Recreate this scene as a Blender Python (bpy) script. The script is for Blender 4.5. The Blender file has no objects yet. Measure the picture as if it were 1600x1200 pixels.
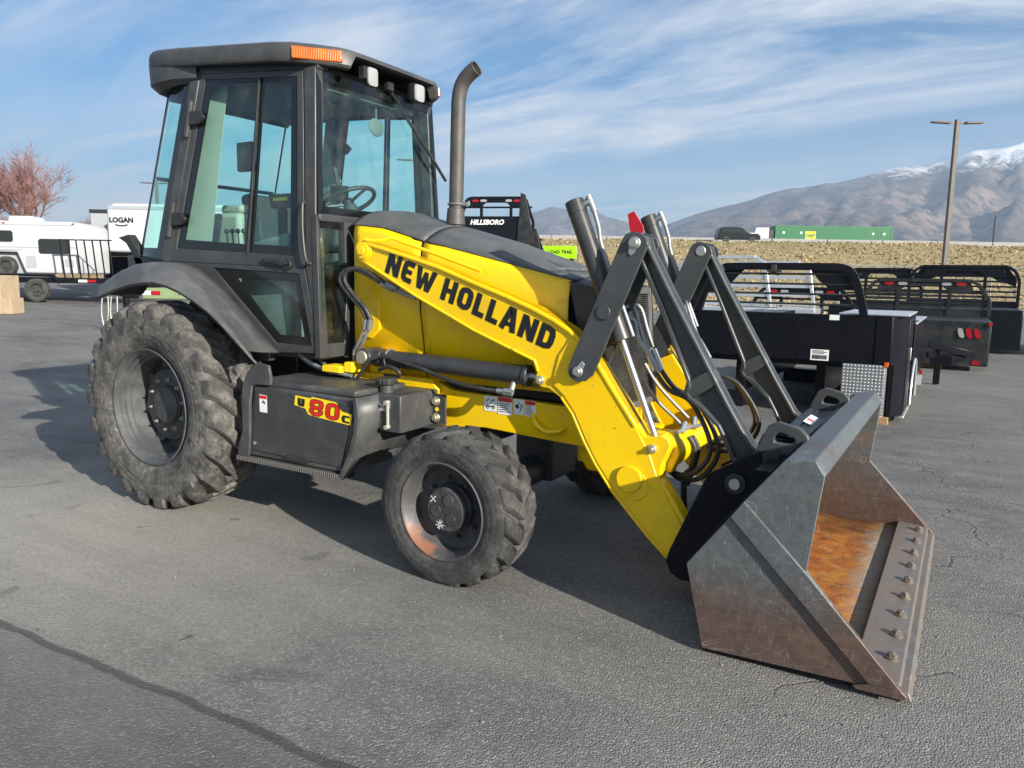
import bpy, math, random
from mathutils import Vector, Matrix, noise
R = math.radians
scene = bpy.context.scene
col = scene.collection
random.seed(7)
GZ = -0.05                                   # height of the asphalt under the machine

# ------------------------------------------------------------------ camera
cam_d = bpy.data.cameras.new('camera')
cam = bpy.data.objects.new('camera', cam_d); col.objects.link(cam)
CP = Vector((4.22437, -3.93928, 1.44673))
FW = Vector((-0.506894, 0.850621, -0.139654)); RT = Vector((0.857787, 0.513762, 0.015823))
UP = RT.cross(FW)
m = Matrix((RT, UP, -FW)).transposed().to_4x4(); m.translation = CP
cam.matrix_world = m
cam_d.sensor_width = 36.0; cam_d.lens = 1186.85/1600*36.0
cam_d.clip_start = 0.05; cam_d.clip_end = 20000
scene.camera = cam

# ------------------------------------------------------------------ sky and sun
SUN_EL = 21.0
SD = Vector((0.947*math.cos(R(SUN_EL)), -0.322*math.cos(R(SUN_EL)), math.sin(R(SUN_EL)))).normalized()
world = bpy.data.worlds.new('World'); scene.world = world; world.use_nodes = True
nt = world.node_tree; nt.nodes.clear()
def N(t, tree=None, **kw):
    n = (tree or nt).nodes.new(t)
    for k, v in kw.items(): setattr(n, k, v)
    return n
out = N('ShaderNodeOutputWorld'); bg = N('ShaderNodeBackground'); sky = N('ShaderNodeTexSky')
sky.sky_type = 'NISHITA'; sky.sun_disc = False
sky.sun_elevation = R(SUN_EL); sky.sun_rotation = math.atan2(SD.x, SD.y)
sky.air_density = 1.0; sky.dust_density = 0.25; sky.ozone_density = 4.0
bg.inputs['Strength'].default_value = 0.066
L = nt.links.new
tc = N('ShaderNodeTexCoord'); sep = N('ShaderNodeSeparateXYZ'); L(tc.outputs['Generated'], sep.inputs[0])
def math_n(op, a, b=None, tree=None, clamp=False):
    n = N('ShaderNodeMath', tree, operation=op); n.use_clamp = clamp
    tr = tree or nt
    for i, q in enumerate((a, b)):
        if q is None: continue
        if isinstance(q, (int, float)): n.inputs[i].default_value = q
        else: tr.links.new(q, n.inputs[i])
    return n.outputs[0]
den = math_n('ADD', math_n('MAXIMUM', sep.outputs[2], 0.0), 0.16)
px = math_n('DIVIDE', sep.outputs[0], den); py = math_n('DIVIDE', sep.outputs[1], den)
cmb = N('ShaderNodeCombineXYZ'); L(px, cmb.inputs[0]); L(py, cmb.inputs[1])
mp = N('ShaderNodeMapping'); mp.inputs['Rotation'].default_value = (0, 0, R(-58)); mp.inputs['Scale'].default_value = (0.55, 1.75, 1)
mp.inputs['Location'].default_value = (1.7, 0.45, 0.0)
L(cmb.outputs[0], mp.inputs[0])
n1 = N('ShaderNodeTexNoise'); n1.inputs['Scale'].default_value = 1.3; n1.inputs['Detail'].default_value = 10; n1.inputs['Roughness'].default_value = 0.66; n1.inputs['Distortion'].default_value = 0.55
n2 = N('ShaderNodeTexNoise'); n2.inputs['Scale'].default_value = 0.45; n2.inputs['Detail'].default_value = 3
L(mp.outputs[0], n1.inputs['Vector']); L(mp.outputs[0], n2.inputs['Vector'])
cr = N('ShaderNodeValToRGB'); cr.color_ramp.elements[0].position = 0.37; cr.color_ramp.elements[1].position = 0.60
cr2 = N('ShaderNodeValToRGB'); cr2.color_ramp.elements[0].position = 0.38; cr2.color_ramp.elements[1].position = 0.52
L(n1.outputs[0], cr.inputs[0]); L(n2.outputs[0], cr2.inputs[0])
fac = math_n('MULTIPLY', cr.outputs[0], math_n('ADD', math_n('MULTIPLY', cr2.outputs[0], 0.84), 0.16), clamp=True)
fac = math_n('MULTIPLY', fac, 0.92)
hs = N('ShaderNodeHueSaturation'); hs.inputs['Saturation'].default_value = 1.32; L(sky.outputs[0], hs.inputs['Color'])
mixc = N('ShaderNodeMix', data_type='RGBA'); L(fac, mixc.inputs[0]); L(hs.outputs[0], mixc.inputs[6]); mixc.inputs[7].default_value = (7.6, 7.7, 7.9, 1)
L(mixc.outputs[2], bg.inputs[0]); L(bg.outputs[0], out.inputs[0])

sun_d = bpy.data.lights.new('sun', 'SUN'); sun = bpy.data.objects.new('sun', sun_d); col.objects.link(sun)
sun_d.energy = 5.0; sun_d.angle = R(0.53); sun_d.color = (1.0, 0.93, 0.82)
sun.rotation_euler = SD.to_track_quat('Z', 'Y').to_euler(); sun.location = (20, -10, 20)

vs = scene.view_settings
vs.view_transform = 'Standard'; vs.look = 'None'; vs.gamma = 1.0; vs.use_curve_mapping = False
vs.exposure = 0.98
scene.cycles.max_bounces = 6; scene.cycles.diffuse_bounces = 3; scene.cycles.glossy_bounces = 3; scene.cycles.transparent_max_bounces = 16
scene.cycles.use_denoising = True
scene.cycles.sample_clamp_indirect = 6.0

# ------------------------------------------------------------------ materials
MATS = {}
def ramp(tree, fac, stops):
    r = N('ShaderNodeValToRGB', tree)
    el = r.color_ramp.elements
    while len(el) < len(stops): el.new(0.5)
    for e, (p, c) in zip(el, stops):
        e.position = p; e.color = (c, c, c, 1) if isinstance(c, (int, float)) else (*c, 1)
    tree.links.new(fac, r.inputs[0]); return r.outputs[0]
def noise_n(tree, vec, scale, detail=4, rough=0.55, dist=0.0):
    n = N('ShaderNodeTexNoise', tree); n.inputs['Scale'].default_value = scale; n.inputs['Detail'].default_value = detail
    n.inputs['Roughness'].default_value = rough; n.inputs['Distortion'].default_value = dist
    if vec is not None: tree.links.new(vec, n.inputs['Vector'])
    return n.outputs[0]
def mixrgb(tree, fac, a, b, blend='MIX'):
    n = N('ShaderNodeMix', tree, data_type='RGBA', blend_type=blend)
    for i, q in ((0, fac), (6, a), (7, b)):
        if isinstance(q, (int, float)): n.inputs[i].default_value = q
        elif isinstance(q, tuple): n.inputs[i].default_value = (*q, 1)
        else: tree.links.new(q, n.inputs[i])
    return n.outputs[2]
def new_mat(name):
    mt = bpy.data.materials.new(name); mt.use_nodes = True; t = mt.node_tree
    b = t.nodes['Principled BSDF']; tcn = N('ShaderNodeTexCoord', t)
    MATS[name] = mt
    return mt, t, b, tcn.outputs['Object']
def mapping(tree, vec, scale=(1, 1, 1), rot=(0, 0, 0), loc=(0, 0, 0)):
    n = N('ShaderNodeMapping', tree); n.inputs['Scale'].default_value = scale; n.inputs['Rotation'].default_value = rot; n.inputs['Location'].default_value = loc
    tree.links.new(vec, n.inputs[0]); return n.outputs[0]
def bump(tree, b, h, strength=0.3, dist=0.01):
    n = N('ShaderNodeBump', tree); n.inputs['Strength'].default_value = strength; n.inputs['Distance'].default_value = dist
    tree.links.new(h, n.inputs['Height']); tree.links.new(n.outputs[0], b.inputs['Normal'])
def M(name, color, rough=0.5, metal=0.0, var=0.12, vscale=6.0, dirt=None, bumps=None, coat=0.0, spec=0.5, rvar=0.12):
    """plain paint, plastic or metal with blotches, dirt and fine relief"""
    mt, t, b, vec = new_mat(name)
    nz = noise_n(t, vec, vscale, 5, 0.6)
    lo = tuple(c*(1-var) for c in color); hi = tuple(min(1, c*(1+var)) for c in color)
    c = mixrgb(t, ramp(t, nz, [(0.3, 0.0), (0.7, 1.0)]), lo, hi)
    if dirt:
        dc, amt, ds = dirt
        d = ramp(t, noise_n(t, vec, ds, 8, 0.68, 0.3), [(0.45, 0.0), (0.75, 1.0)])
        c = mixrgb(t, math_n('MULTIPLY', d, amt, t), c, dc)
    t.links.new(c, b.inputs['Base Color'])
    rn = math_n('ADD', math_n('MULTIPLY', noise_n(t, vec, vscale*2.3, 6, 0.65), rvar*2, t), rough-rvar, t, clamp=True)
    t.links.new(rn, b.inputs['Roughness'])
    b.inputs['Metallic'].default_value = metal
    b.inputs['Specular IOR Level'].default_value = spec
    b.inputs['Coat Weight'].default_value = coat; b.inputs['Coat Roughness'].default_value = 0.12
    if bumps: bump(t, b, noise_n(t, vec, bumps[0], 4, 0.6), bumps[1], bumps[2])
    return mt
DUST = (0.26, 0.235, 0.20)
def yellow():
    mt, t, b, vec = new_mat('yellow_paint')
    n0 = noise_n(t, vec, 2.2, 6, 0.6)
    c = mixrgb(t, ramp(t, n0, [(0.35, 0.0), (0.65, 1.0)]), (0.84, 0.53, 0.002), (0.89, 0.595, 0.003))
    g = ramp(t, noise_n(t, vec, 6.5, 9, 0.72, 0.4), [(0.52, 0.0), (0.78, 1.0)])
    c = mixrgb(t, math_n('MULTIPLY', g, 0.40, t), c, (0.33, 0.21, 0.045))
    s = ramp(t, noise_n(t, mapping(t, vec, (34, 34, 4), (0, R(30), 0)), 1.0, 4, 0.8, 1.2), [(0.66, 0.0), (0.69, 1.0)])
    c = mixrgb(t, math_n('MULTIPLY', s, 0.22, t), c, (0.30, 0.20, 0.06))
    chip = ramp(t, noise_n(t, vec, 46, 2, 0.5), [(0.745, 0.0), (0.76, 1.0)])
    c = mixrgb(t, math_n('MULTIPLY', chip, 0.8, t), c, (0.10, 0.07, 0.04))
    t.links.new(c, b.inputs['Base Color'])
    t.links.new(math_n('ADD', math_n('MULTIPLY', g, 0.3, t), 0.27, t), b.inputs['Roughness'])
    b.inputs['Specular IOR Level'].default_value = 0.42; b.inputs['Coat Weight'].default_value = 0.18; b.inputs['Coat Roughness'].default_value = 0.10
    bump(t, b, math_n('ADD', noise_n(t, vec, 5, 2, 0.5), math_n('MULTIPLY', noise_n(t, vec, 60, 3, 0.6), 0.06, t), t), 0.10, 0.012)
yellow()
M('grey_paint', (0.036, 0.038, 0.040), 0.42, var=0.15, dirt=(DUST, 0.13, 7), bumps=(90, 0.04, 0.002))
M('cylinder_paint', (0.030, 0.032, 0.034), 0.36, var=0.1, dirt=(DUST, 0.10, 9))
M('link_paint', (0.044, 0.049, 0.052), 0.36, var=0.08, dirt=(DUST, 0.10, 7))
M('roof_plastic', (0.047, 0.049, 0.051), 0.50, var=0.10, dirt=(DUST, 0.14, 6), bumps=(140, 0.06, 0.002))
M('fender_plastic', (0.075, 0.078, 0.082), 0.58, var=0.18, vscale=4, dirt=((0.24, 0.235, 0.23), 0.50, 5), bumps=(160, 0.08, 0.002))
M('hood_plastic', (0.072, 0.077, 0.080), 0.55, var=0.14, vscale=5, dirt=((0.17, 0.17, 0.165), 0.5, 6), bumps=(120, 0.08, 0.002))
M('box_paint', (0.046, 0.048, 0.050), 0.45, var=0.18, dirt=((0.19, 0.18, 0.16), 0.38, 8), bumps=(100, 0.05, 0.002))
M('black_plastic', (0.018, 0.019, 0.020), 0.5, var=0.15, dirt=(DUST, 0.10, 9))
M('black_frit', (0.008, 0.009, 0.010), 0.12, var=0.05, rvar=0.03)
M('rubber_hose', (0.020, 0.020, 0.021), 0.5, var=0.2, dirt=(DUST, 0.18, 14))
M('black_paint', (0.006, 0.007, 0.010), 0.30, var=0.1, vscale=3, dirt=((0.03, 0.03, 0.034), 0.12, 3), spec=0.16)
M('bed_grey_paint', (0.014, 0.016, 0.018), 0.40, spec=0.3, var=0.1, dirt=(DUST, 0.15, 4))
M('chrome_rod', (0.40, 0.40, 0.40), 0.42, metal=1.0, var=0.03, rvar=0.04)
M('zinc', (0.50, 0.50, 0.48), 0.46, metal=0.9, var=0.15, vscale=20)
M('zinc_yellow', (0.58, 0.55, 0.40), 0.40, metal=0.8, var=0.15, vscale=20)
M('galvanized', (0.30, 0.31, 0.32), 0.55, metal=0.7, var=0.15, vscale=8)
M('rim_paint', (0.062, 0.066, 0.069), 0.55, var=0.12, vscale=4, dirt=((0.26, 0.25, 0.24), 0.35, 7))
M('hub_paint', (0.030, 0.032, 0.034), 0.5, var=0.2, dirt=(DUST, 0.25, 14))
M('exhaust_metal', (0.068, 0.068, 0.067), 0.55, metal=0.2, var=0.15, dirt=((0.20, 0.13, 0.08), 0.25, 10), bumps=(80, 0.1, 0.002))
M('soot', (0.012, 0.012, 0.012), 0.8)
M('cream_trim', (0.34, 0.33, 0.28), 0.6, var=0.06)
M('interior_dark', (0.045, 0.047, 0.048), 0.65, var=0.1)
M('interior_grey', (0.16, 0.165, 0.165), 0.6, var=0.1)
M('seat_cloth', (0.03, 0.03, 0.033), 0.8, var=0.2, vscale=20)
M('white_paint', (0.47, 0.48, 0.50), 0.35, var=0.03, dirt=((0.5, 0.48, 0.45), 0.12, 2))
M('white_decal', (0.78, 0.78, 0.76), 0.4, var=0.04)
M('decal_black', (0.010, 0.010, 0.011), 0.40, var=0.1)
M('decal_red', (0.60, 0.015, 0.012), 0.4, var=0.05)
M('decal_yellow', (0.85, 0.62, 0.01), 0.4, var=0.03)
M('decal_grey', (0.35, 0.35, 0.35), 0.5)
M('red_lens', (0.32, 0.005, 0.010), 0.2, var=0.05)
M('clear_lens', (0.30, 0.31, 0.31), 0.22, var=0.05, bumps=(120, 0.4, 0.004))
M('red_paint', (0.42, 0.004, 0.018), 0.4)
M('lime_paint', (0.36, 0.72, 0.01), 0.4, var=0.05)
M('olive_paint', (0.20, 0.27, 0.13), 0.45, var=0.06)
M('aluminium', (0.66, 0.68, 0.70), 0.38, metal=0.75, var=0.1)
M('concrete', (0.27, 0.265, 0.255), 0.85, var=0.1, vscale=1.5)
M('plywood', (0.38, 0.29, 0.19), 0.7, var=0.12, vscale=3)
M('pole_paint', (0.115, 0.098, 0.088), 0.6, var=0.1)
M('bark', (0.15, 0.10, 0.09), 0.85, var=0.25, vscale=4)
M('twig', (0.21, 0.105, 0.095), 0.85, var=0.25, vscale=2)
M('container_green', (0.015, 0.16, 0.055), 0.5, var=0.08, vscale=0.6)
M('car_black', (0.005, 0.006, 0.008), 0.3, coat=0.1, spec=0.3)
M('dark_glass', (0.015, 0.018, 0.02), 0.08, rvar=0.02)
M('tail_tyre', (0.035, 0.034, 0.033), 0.8, var=0.2, dirt=(DUST, 0.3, 6))
M('wood_block', (0.32, 0.19, 0.09), 0.8, var=0.2, vscale=10)
M('trailer_grey', (0.34, 0.36, 0.38), 0.45, var=0.05)
M('gravel_stone', (0.16, 0.155, 0.145), 0.9, var=0.3, vscale=30)
M('sign_grey', (0.10, 0.12, 0.14), 0.6)

def tread_mat():                               # serrated step
    mt, t, b, vec = new_mat('step_tread')
    w = N('ShaderNodeTexWave', t, wave_type='BANDS', bands_direction='X'); w.inputs['Scale'].default_value = 22
    t.links.new(vec, w.inputs['Vector'])
    c = mixrgb(t, w.outputs['Fac'], (0.02, 0.02, 0.02), (0.20, 0.19, 0.18)); t.links.new(c, b.inputs['Base Color'])
    b.inputs['Roughness'].default_value = 0.55; b.inputs['Metallic'].default_value = 0.3
    bump(t, b, w.outputs['Fac'], 0.9, 0.01)
tread_mat()
def amber_mat():
    mt, t, b, vec = new_mat('amber_lens')
    w = N('ShaderNodeTexWave', t, wave_type='BANDS', bands_direction='X'); w.inputs['Scale'].default_value = 30; t.links.new(vec, w.inputs['Vector'])
    c = mixrgb(t, noise_n(t, vec, 14, 2), (0.50, 0.045, 0.0), (0.85, 0.17, 0.0)); t.links.new(c, b.inputs['Base Color'])
    b.inputs['Roughness'].default_value = 0.15; b.inputs['Coat Weight'].default_value = 0.5
    bump(t, b, w.outputs['Fac'], 0.35, 0.004)
amber_mat()
def glass_mat(name, tint, base=0.045):
    mt = bpy.data.materials.new(name); mt.use_nodes = True; t = mt.node_tree; t.nodes.clear(); MATS[name] = mt
    o = N('ShaderNodeOutputMaterial', t); tr = N('ShaderNodeBsdfTransparent', t); gl = N('ShaderNodeBsdfGlossy', t); mx = N('ShaderNodeMixShader', t)
    tr.inputs[0].default_value = (*tint, 1); gl.inputs['Roughness'].default_value = 0.02
    lw = N('ShaderNodeLayerWeight', t); lw.inputs[0].default_value = 0.5
    f = math_n('ADD', math_n('MULTIPLY', math_n('POWER', lw.outputs['Facing'], 5.0, t), 0.95-base, t), base, t)
    t.links.new(f, mx.inputs[0]); t.links.new(tr.outputs[0], mx.inputs[1]); t.links.new(gl.outputs[0], mx.inputs[2]); t.links.new(mx.outputs[0], o.inputs[0])
    # thin dust film
    df = N('ShaderNodeBsdfDiffuse', t); df.inputs[0].default_value = (0.45, 0.44, 0.40, 1); m2 = N('ShaderNodeMixShader', t)
    vec = N('ShaderNodeTexCoord', t).outputs['Object']
    d = ramp(t, noise_n(t, vec, 7, 6, 0.7), [(0.45, 0.0), (0.85, 0.09)])
    t.links.new(d, m2.inputs[0]); t.links.new(mx.outputs[0], m2.inputs[1]); t.links.new(df.outputs[0], m2.inputs[2]); t.links.new(m2.outputs[0], o.inputs[0])
glass_mat('cab_glass', (0.73, 1.0, 0.95), 0.085)

def tyre_mat(name, dust_amt, dark, dust, thr, ring_r):
    mt, t, b, vec = new_mat(name)
    a = ramp(t, noise_n(t, vec, 9, 8, 0.7, 0.4), [(thr, 0.05), (thr+.28, 1.0)])
    f = ramp(t, noise_n(t, vec, 42, 6, 0.75), [(0.35, 0.25), (0.68, 1.0)])
    d = math_n('MULTIPLY', math_n('MULTIPLY', a, f, t), dust_amt, t, clamp=True)
    c = mixrgb(t, d, dark, dust)
    t.links.new(c, b.inputs['Base Color']); b.inputs['Roughness'].default_value = 0.78
    sp = N('ShaderNodeSeparateXYZ', t); t.links.new(vec, sp.inputs[0])
    rr = math_n('SQRT', math_n('ADD', math_n('MULTIPLY', sp.outputs[0], sp.outputs[0], t), math_n('MULTIPLY', sp.outputs[2], sp.outputs[2], t), t), None, t)
    rings = math_n('MULTIPLY', math_n('SINE', math_n('MULTIPLY', rr, 190.0, t), None, t), math_n('MULTIPLY', ramp(t, rr, [(ring_r-.02, 1.0), (ring_r, 0.0)]), 0.16, t), t)
    ch = ramp(t, noise_n(t, mapping(t, vec, (1, 1, 1)), 17, 3, 0.5, 1.4), [(0.66, 0.0), (0.69, 1.0)])
    c = mixrgb(t, math_n('MULTIPLY', ch, 0.8, t), c, tuple(q*0.45 for q in dark)); t.links.new(c, b.inputs['Base Color'])
    h = math_n('ADD', noise_n(t, vec, 55, 5, 0.7), math_n('MULTIPLY', noise_n(t, vec, 14, 4, 0.6), 0.6, t), t)
    h = math_n('ADD', h, rings, t); h = math_n('SUBTRACT', h, math_n('MULTIPLY', ch, 0.8, t), t)
    bump(t, b, h, 0.55, 0.007)
tyre_mat('rear_tyre_rubber', 1.0, (0.036, 0.035, 0.034), (0.245, 0.232, 0.208), 0.40, 0.56)
tyre_mat('front_tyre_rubber', 0.80, (0.026, 0.026, 0.026), (0.165, 0.16, 0.15), 0.44, 0.35)

def steel_mat(name, kind):
    mt, t, b, vec = new_mat(name)
    big = noise_n(t, vec, 3.2, 8, 0.62, 0.25)
    fine = noise_n(t, vec, 28, 8, 0.72, 0.3)
    sp = N('ShaderNodeSeparateXYZ', t); t.links.new(vec, sp.inputs[0])
    streak = noise_n(t, mapping(t, vec, (22, 22, 2.2), (0, R(20), 0)), 1.0, 6, 0.7)
    hz = noise_n(t, mapping(t, vec, (1.2, 1.2, 9)), 1.0, 6, 0.62)
    blue = mixrgb(t, ramp(t, fine, [(0.3, 0.0), (0.7, 1.0)]), (0.082, 0.097, 0.104), (0.132, 0.150, 0.156))
    brown = mixrgb(t, ramp(t, fine, [(0.3, 0.0), (0.7, 1.0)]), (0.074, 0.050, 0.042), (0.136, 0.090, 0.070))
    if kind == 'side':                          # paint worn off the lower part, bare browned steel
        zz = math_n('ADD', sp.outputs[2], math_n('MULTIPLY', math_n('SUBTRACT', big, 0.5, t), 0.42, t), t)
        zz = math_n('ADD', zz, math_n('MULTIPLY', math_n('SUBTRACT', streak, 0.5, t), 0.10, t), t)
        f = ramp(t, zz, [(0.12, 1.0), (0.42, 0.0)])
        f = math_n('MAXIMUM', f, ramp(t, big, [(0.60, 0.0), (0.72, 0.8)]), t)
        c = mixrgb(t, f, blue, brown)
        c = mixrgb(t, math_n('MULTIPLY', ramp(t, hz, [(0.55, 0.0), (0.75, 1.0)]), 0.45, t), c, (0.30, 0.165, 0.085))
    elif kind == 'floor':                       # deep orange rust where water stands in the heel
        xx = math_n('ADD', sp.outputs[0], math_n('MULTIPLY', math_n('SUBTRACT', hz, 0.5, t), 0.35, t), t)
        xx = math_n('ADD', xx, math_n('MULTIPLY', math_n('SUBTRACT', noise_n(t, mapping(t, vec, (4, 13, 4)), 1.0, 6, 0.75), 0.5, t), 0.30, t), t)
        f = ramp(t, xx, [(0.0, 0.0), (0.5, 0.5), (1.0, 1.0)])
        mr = N('ShaderNodeMapRange', t); mr.inputs['From Min'].default_value = 3.80; mr.inputs['From Max'].default_value = 3.88; mr.inputs['To Min'].default_value = 1; mr.inputs['To Max'].default_value = 0
        t.links.new(xx, mr.inputs[0])
        rust = mixrgb(t, ramp(t, noise_n(t, vec, 9.0, 8, 0.75, 0.6), [(0.3, 0.0), (0.68, 1.0)]), (0.060, 0.018, 0.008), (0.46, 0.15, 0.012))
        rust = mixrgb(t, ramp(t, noise_n(t, vec, 6, 5, 0.6), [(0.50, 0.0), (0.72, 0.8)]), rust, (0.50, 0.27, 0.035))
        rust = mixrgb(t, ramp(t, noise_n(t, vec, 34, 6, 0.75), [(0.52, 0.0), (0.70, 0.75)]), rust, (0.07, 0.025, 0.012))
        zr = N('ShaderNodeMapRange', t); zr.inputs['From Min'].default_value = 0.36; zr.inputs['From Max'].default_value = 0.44; zr.inputs['To Min'].default_value = 1; zr.inputs['To Max'].default_value = 0
        t.links.new(math_n('ADD', sp.outputs[2], math_n('MULTIPLY', math_n('SUBTRACT', big, 0.5, t), 0.3, t), t), zr.inputs[0])
        base = mixrgb(t, ramp(t, fine, [(0.3, 0.0), (0.7, 1.0)]), (0.13, 0.10, 0.075), (0.26, 0.21, 0.15))
        c = mixrgb(t, math_n('MULTIPLY', mr.outputs[0], zr.outputs[0], t), base, rust)
    elif kind == 'edge':
        c = mixrgb(t, ramp(t, big, [(0.4, 0.0), (0.65, 1.0)]), (0.16, 0.155, 0.15), (0.20, 0.145, 0.105))
    else:
        c = mixrgb(t, ramp(t, big, [(0.54, 0.0), (0.72, 0.7)]), blue, brown)
    # bright scratches
    sv = noise_n(t, mapping(t, vec, (48, 48, 6), (0, R(38), 0)), 1.0, 3, 0.8, 3.0)
    s1 = ramp(t, sv, [(0.63, 0.0), (0.66, 1.0)])
    sv2 = noise_n(t, mapping(t, vec, (5, 5, 70), (0, R(-18), 0)), 1.0, 3, 0.8, 2.5)
    s1 = math_n('MAXIMUM', s1, ramp(t, sv2, [(0.64, 0.0), (0.665, 1.0)]), t)
    grime = ramp(t, noise_n(t, vec, 7, 8, 0.7, 0.8), [(0.50, 0.0), (0.72, 1.0)])
    c = mixrgb(t, math_n('MULTIPLY', grime, 0.28 if kind != 'floor' else 0.2, t), c, (0.045, 0.038, 0.034))
    c = mixrgb(t, math_n('MULTIPLY', s1, 0.25, t), c, (0.42, 0.42, 0.41))
    for (sc_, w_, th_, amt_) in ((2.6, (1, 1, 1.6), 0.0035, 0.42), (5.5, (1, 1, 0.7), 0.006, 0.30), (11.0, (1.5, 1, 0.5), 0.010, 0.20)):
        nl = noise_n(t, mapping(t, vec, w_, (0, 0, 0), (sc_*3.1, sc_, sc_*1.7)), sc_, 2, 0.5, 0.8)
        ln = ramp(t, math_n('ABSOLUTE', math_n('SUBTRACT', nl, 0.5, t), None, t), [(0.0, 1.0), (th_, 0.0)])
        gt = ramp(t, noise_n(t, mapping(t, vec, (1, 1, 1), (0, 0, 0), (sc_, 2.0, 5.0)), sc_*0.9, 3, 0.6), [(0.50, 0.0), (0.60, 1.0)])
        c = mixrgb(t, math_n('MULTIPLY', math_n('MULTIPLY', ln, gt, t), amt_ if kind != 'floor' else 0.1, t), c, (0.40, 0.41, 0.40))
    t.links.new(c, b.inputs['Base Color'])
    b.inputs['Metallic'].default_value = 0.25 if kind != 'floor' else 0.0
    rr = math_n('ADD', math_n('MULTIPLY', fine, 0.35, t), 0.28 if kind != 'floor' else 0.5, t)
    t.links.new(rr, b.inputs['Roughness'])
    bump(t, b, math_n('ADD', fine, math_n('MULTIPLY', streak, 0.4, t), t), 0.12, 0.004)
for k in ('side', 'floor', 'edge', 'beam'): steel_mat('bucket_'+k, k)

def rusted_rim():
    mt, t, b, vec = new_mat('front_rim_paint')
    sp = N('ShaderNodeSeparateXYZ', t); t.links.new(vec, sp.inputs[0])
    k = math_n('ADD', math_n('MULTIPLY', sp.outputs[0], -0.75, t), math_n('MULTIPLY', sp.outputs[2], -1.0, t), t)
    k = math_n('ADD', k, math_n('MULTIPLY', math_n('SUBTRACT', noise_n(t, vec, 11, 5, 0.6), 0.5, t), 0.20, t), t)
    f = ramp(t, k, [(0.245, 0.0), (0.27, 1.0)])
    c = mixrgb(t, f, (0.060, 0.060, 0.060), (0.21, 0.09, 0.05))
    c = mixrgb(t, ramp(t, noise_n(t, vec, 16, 6, 0.7), [(0.5, 0.0), (0.8, 0.5)]), c, (0.20, 0.19, 0.18))
    t.links.new(c, b.inputs['Base Color']); b.inputs['Roughness'].default_value = 0.5
rusted_rim()
def diamond_plate():
    mt, t, b, vec = new_mat('diamond_plate')
    def bars(rot):
        v = mapping(t, vec, (1, 1, 1), rot)
        sp = N('ShaderNodeSeparateXYZ', t); t.links.new(v, sp.inputs[0])
        return sp
    sp = N('ShaderNodeSeparateXYZ', t); t.links.new(vec, sp.inputs[0])
    h = math_n('ADD', sp.outputs[0], sp.outputs[1], t)
    a = math_n('MULTIPLY', math_n('ADD', h, sp.outputs[2], t), 28.0, t); c2 = math_n('MULTIPLY', math_n('SUBTRACT', h, sp.outputs[2], t), 28.0, t)
    s1 = math_n('SINE', math_n('MULTIPLY', a, math.pi, t), None, t); s2 = math_n('SINE', math_n('MULTIPLY', c2, math.pi, t), None, t)
    hh = math_n('MULTIPLY', s1, s2, t)
    f = ramp(t, hh, [(0.15, 0.0), (0.45, 1.0)])
    c = mixrgb(t, f, (0.50, 0.52, 0.54), (0.85, 0.86, 0.87)); t.links.new(c, b.inputs['Base Color'])
    b.inputs['Metallic'].default_value = 0.9; b.inputs['Roughness'].default_value = 0.34
    bump(t, b, f, 1.0, 0.02)
diamond_plate()
def chainlink():
    mt = bpy.data.materials.new('chain_link'); mt.use_nodes = True; t = mt.node_tree; MATS['chain_link'] = mt
    b = t.nodes['Principled BSDF']; b.inputs['Base Color'].default_value = (0.35, 0.36, 0.37, 1); b.inputs['Metallic'].default_value = 0.6
chainlink()

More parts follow.
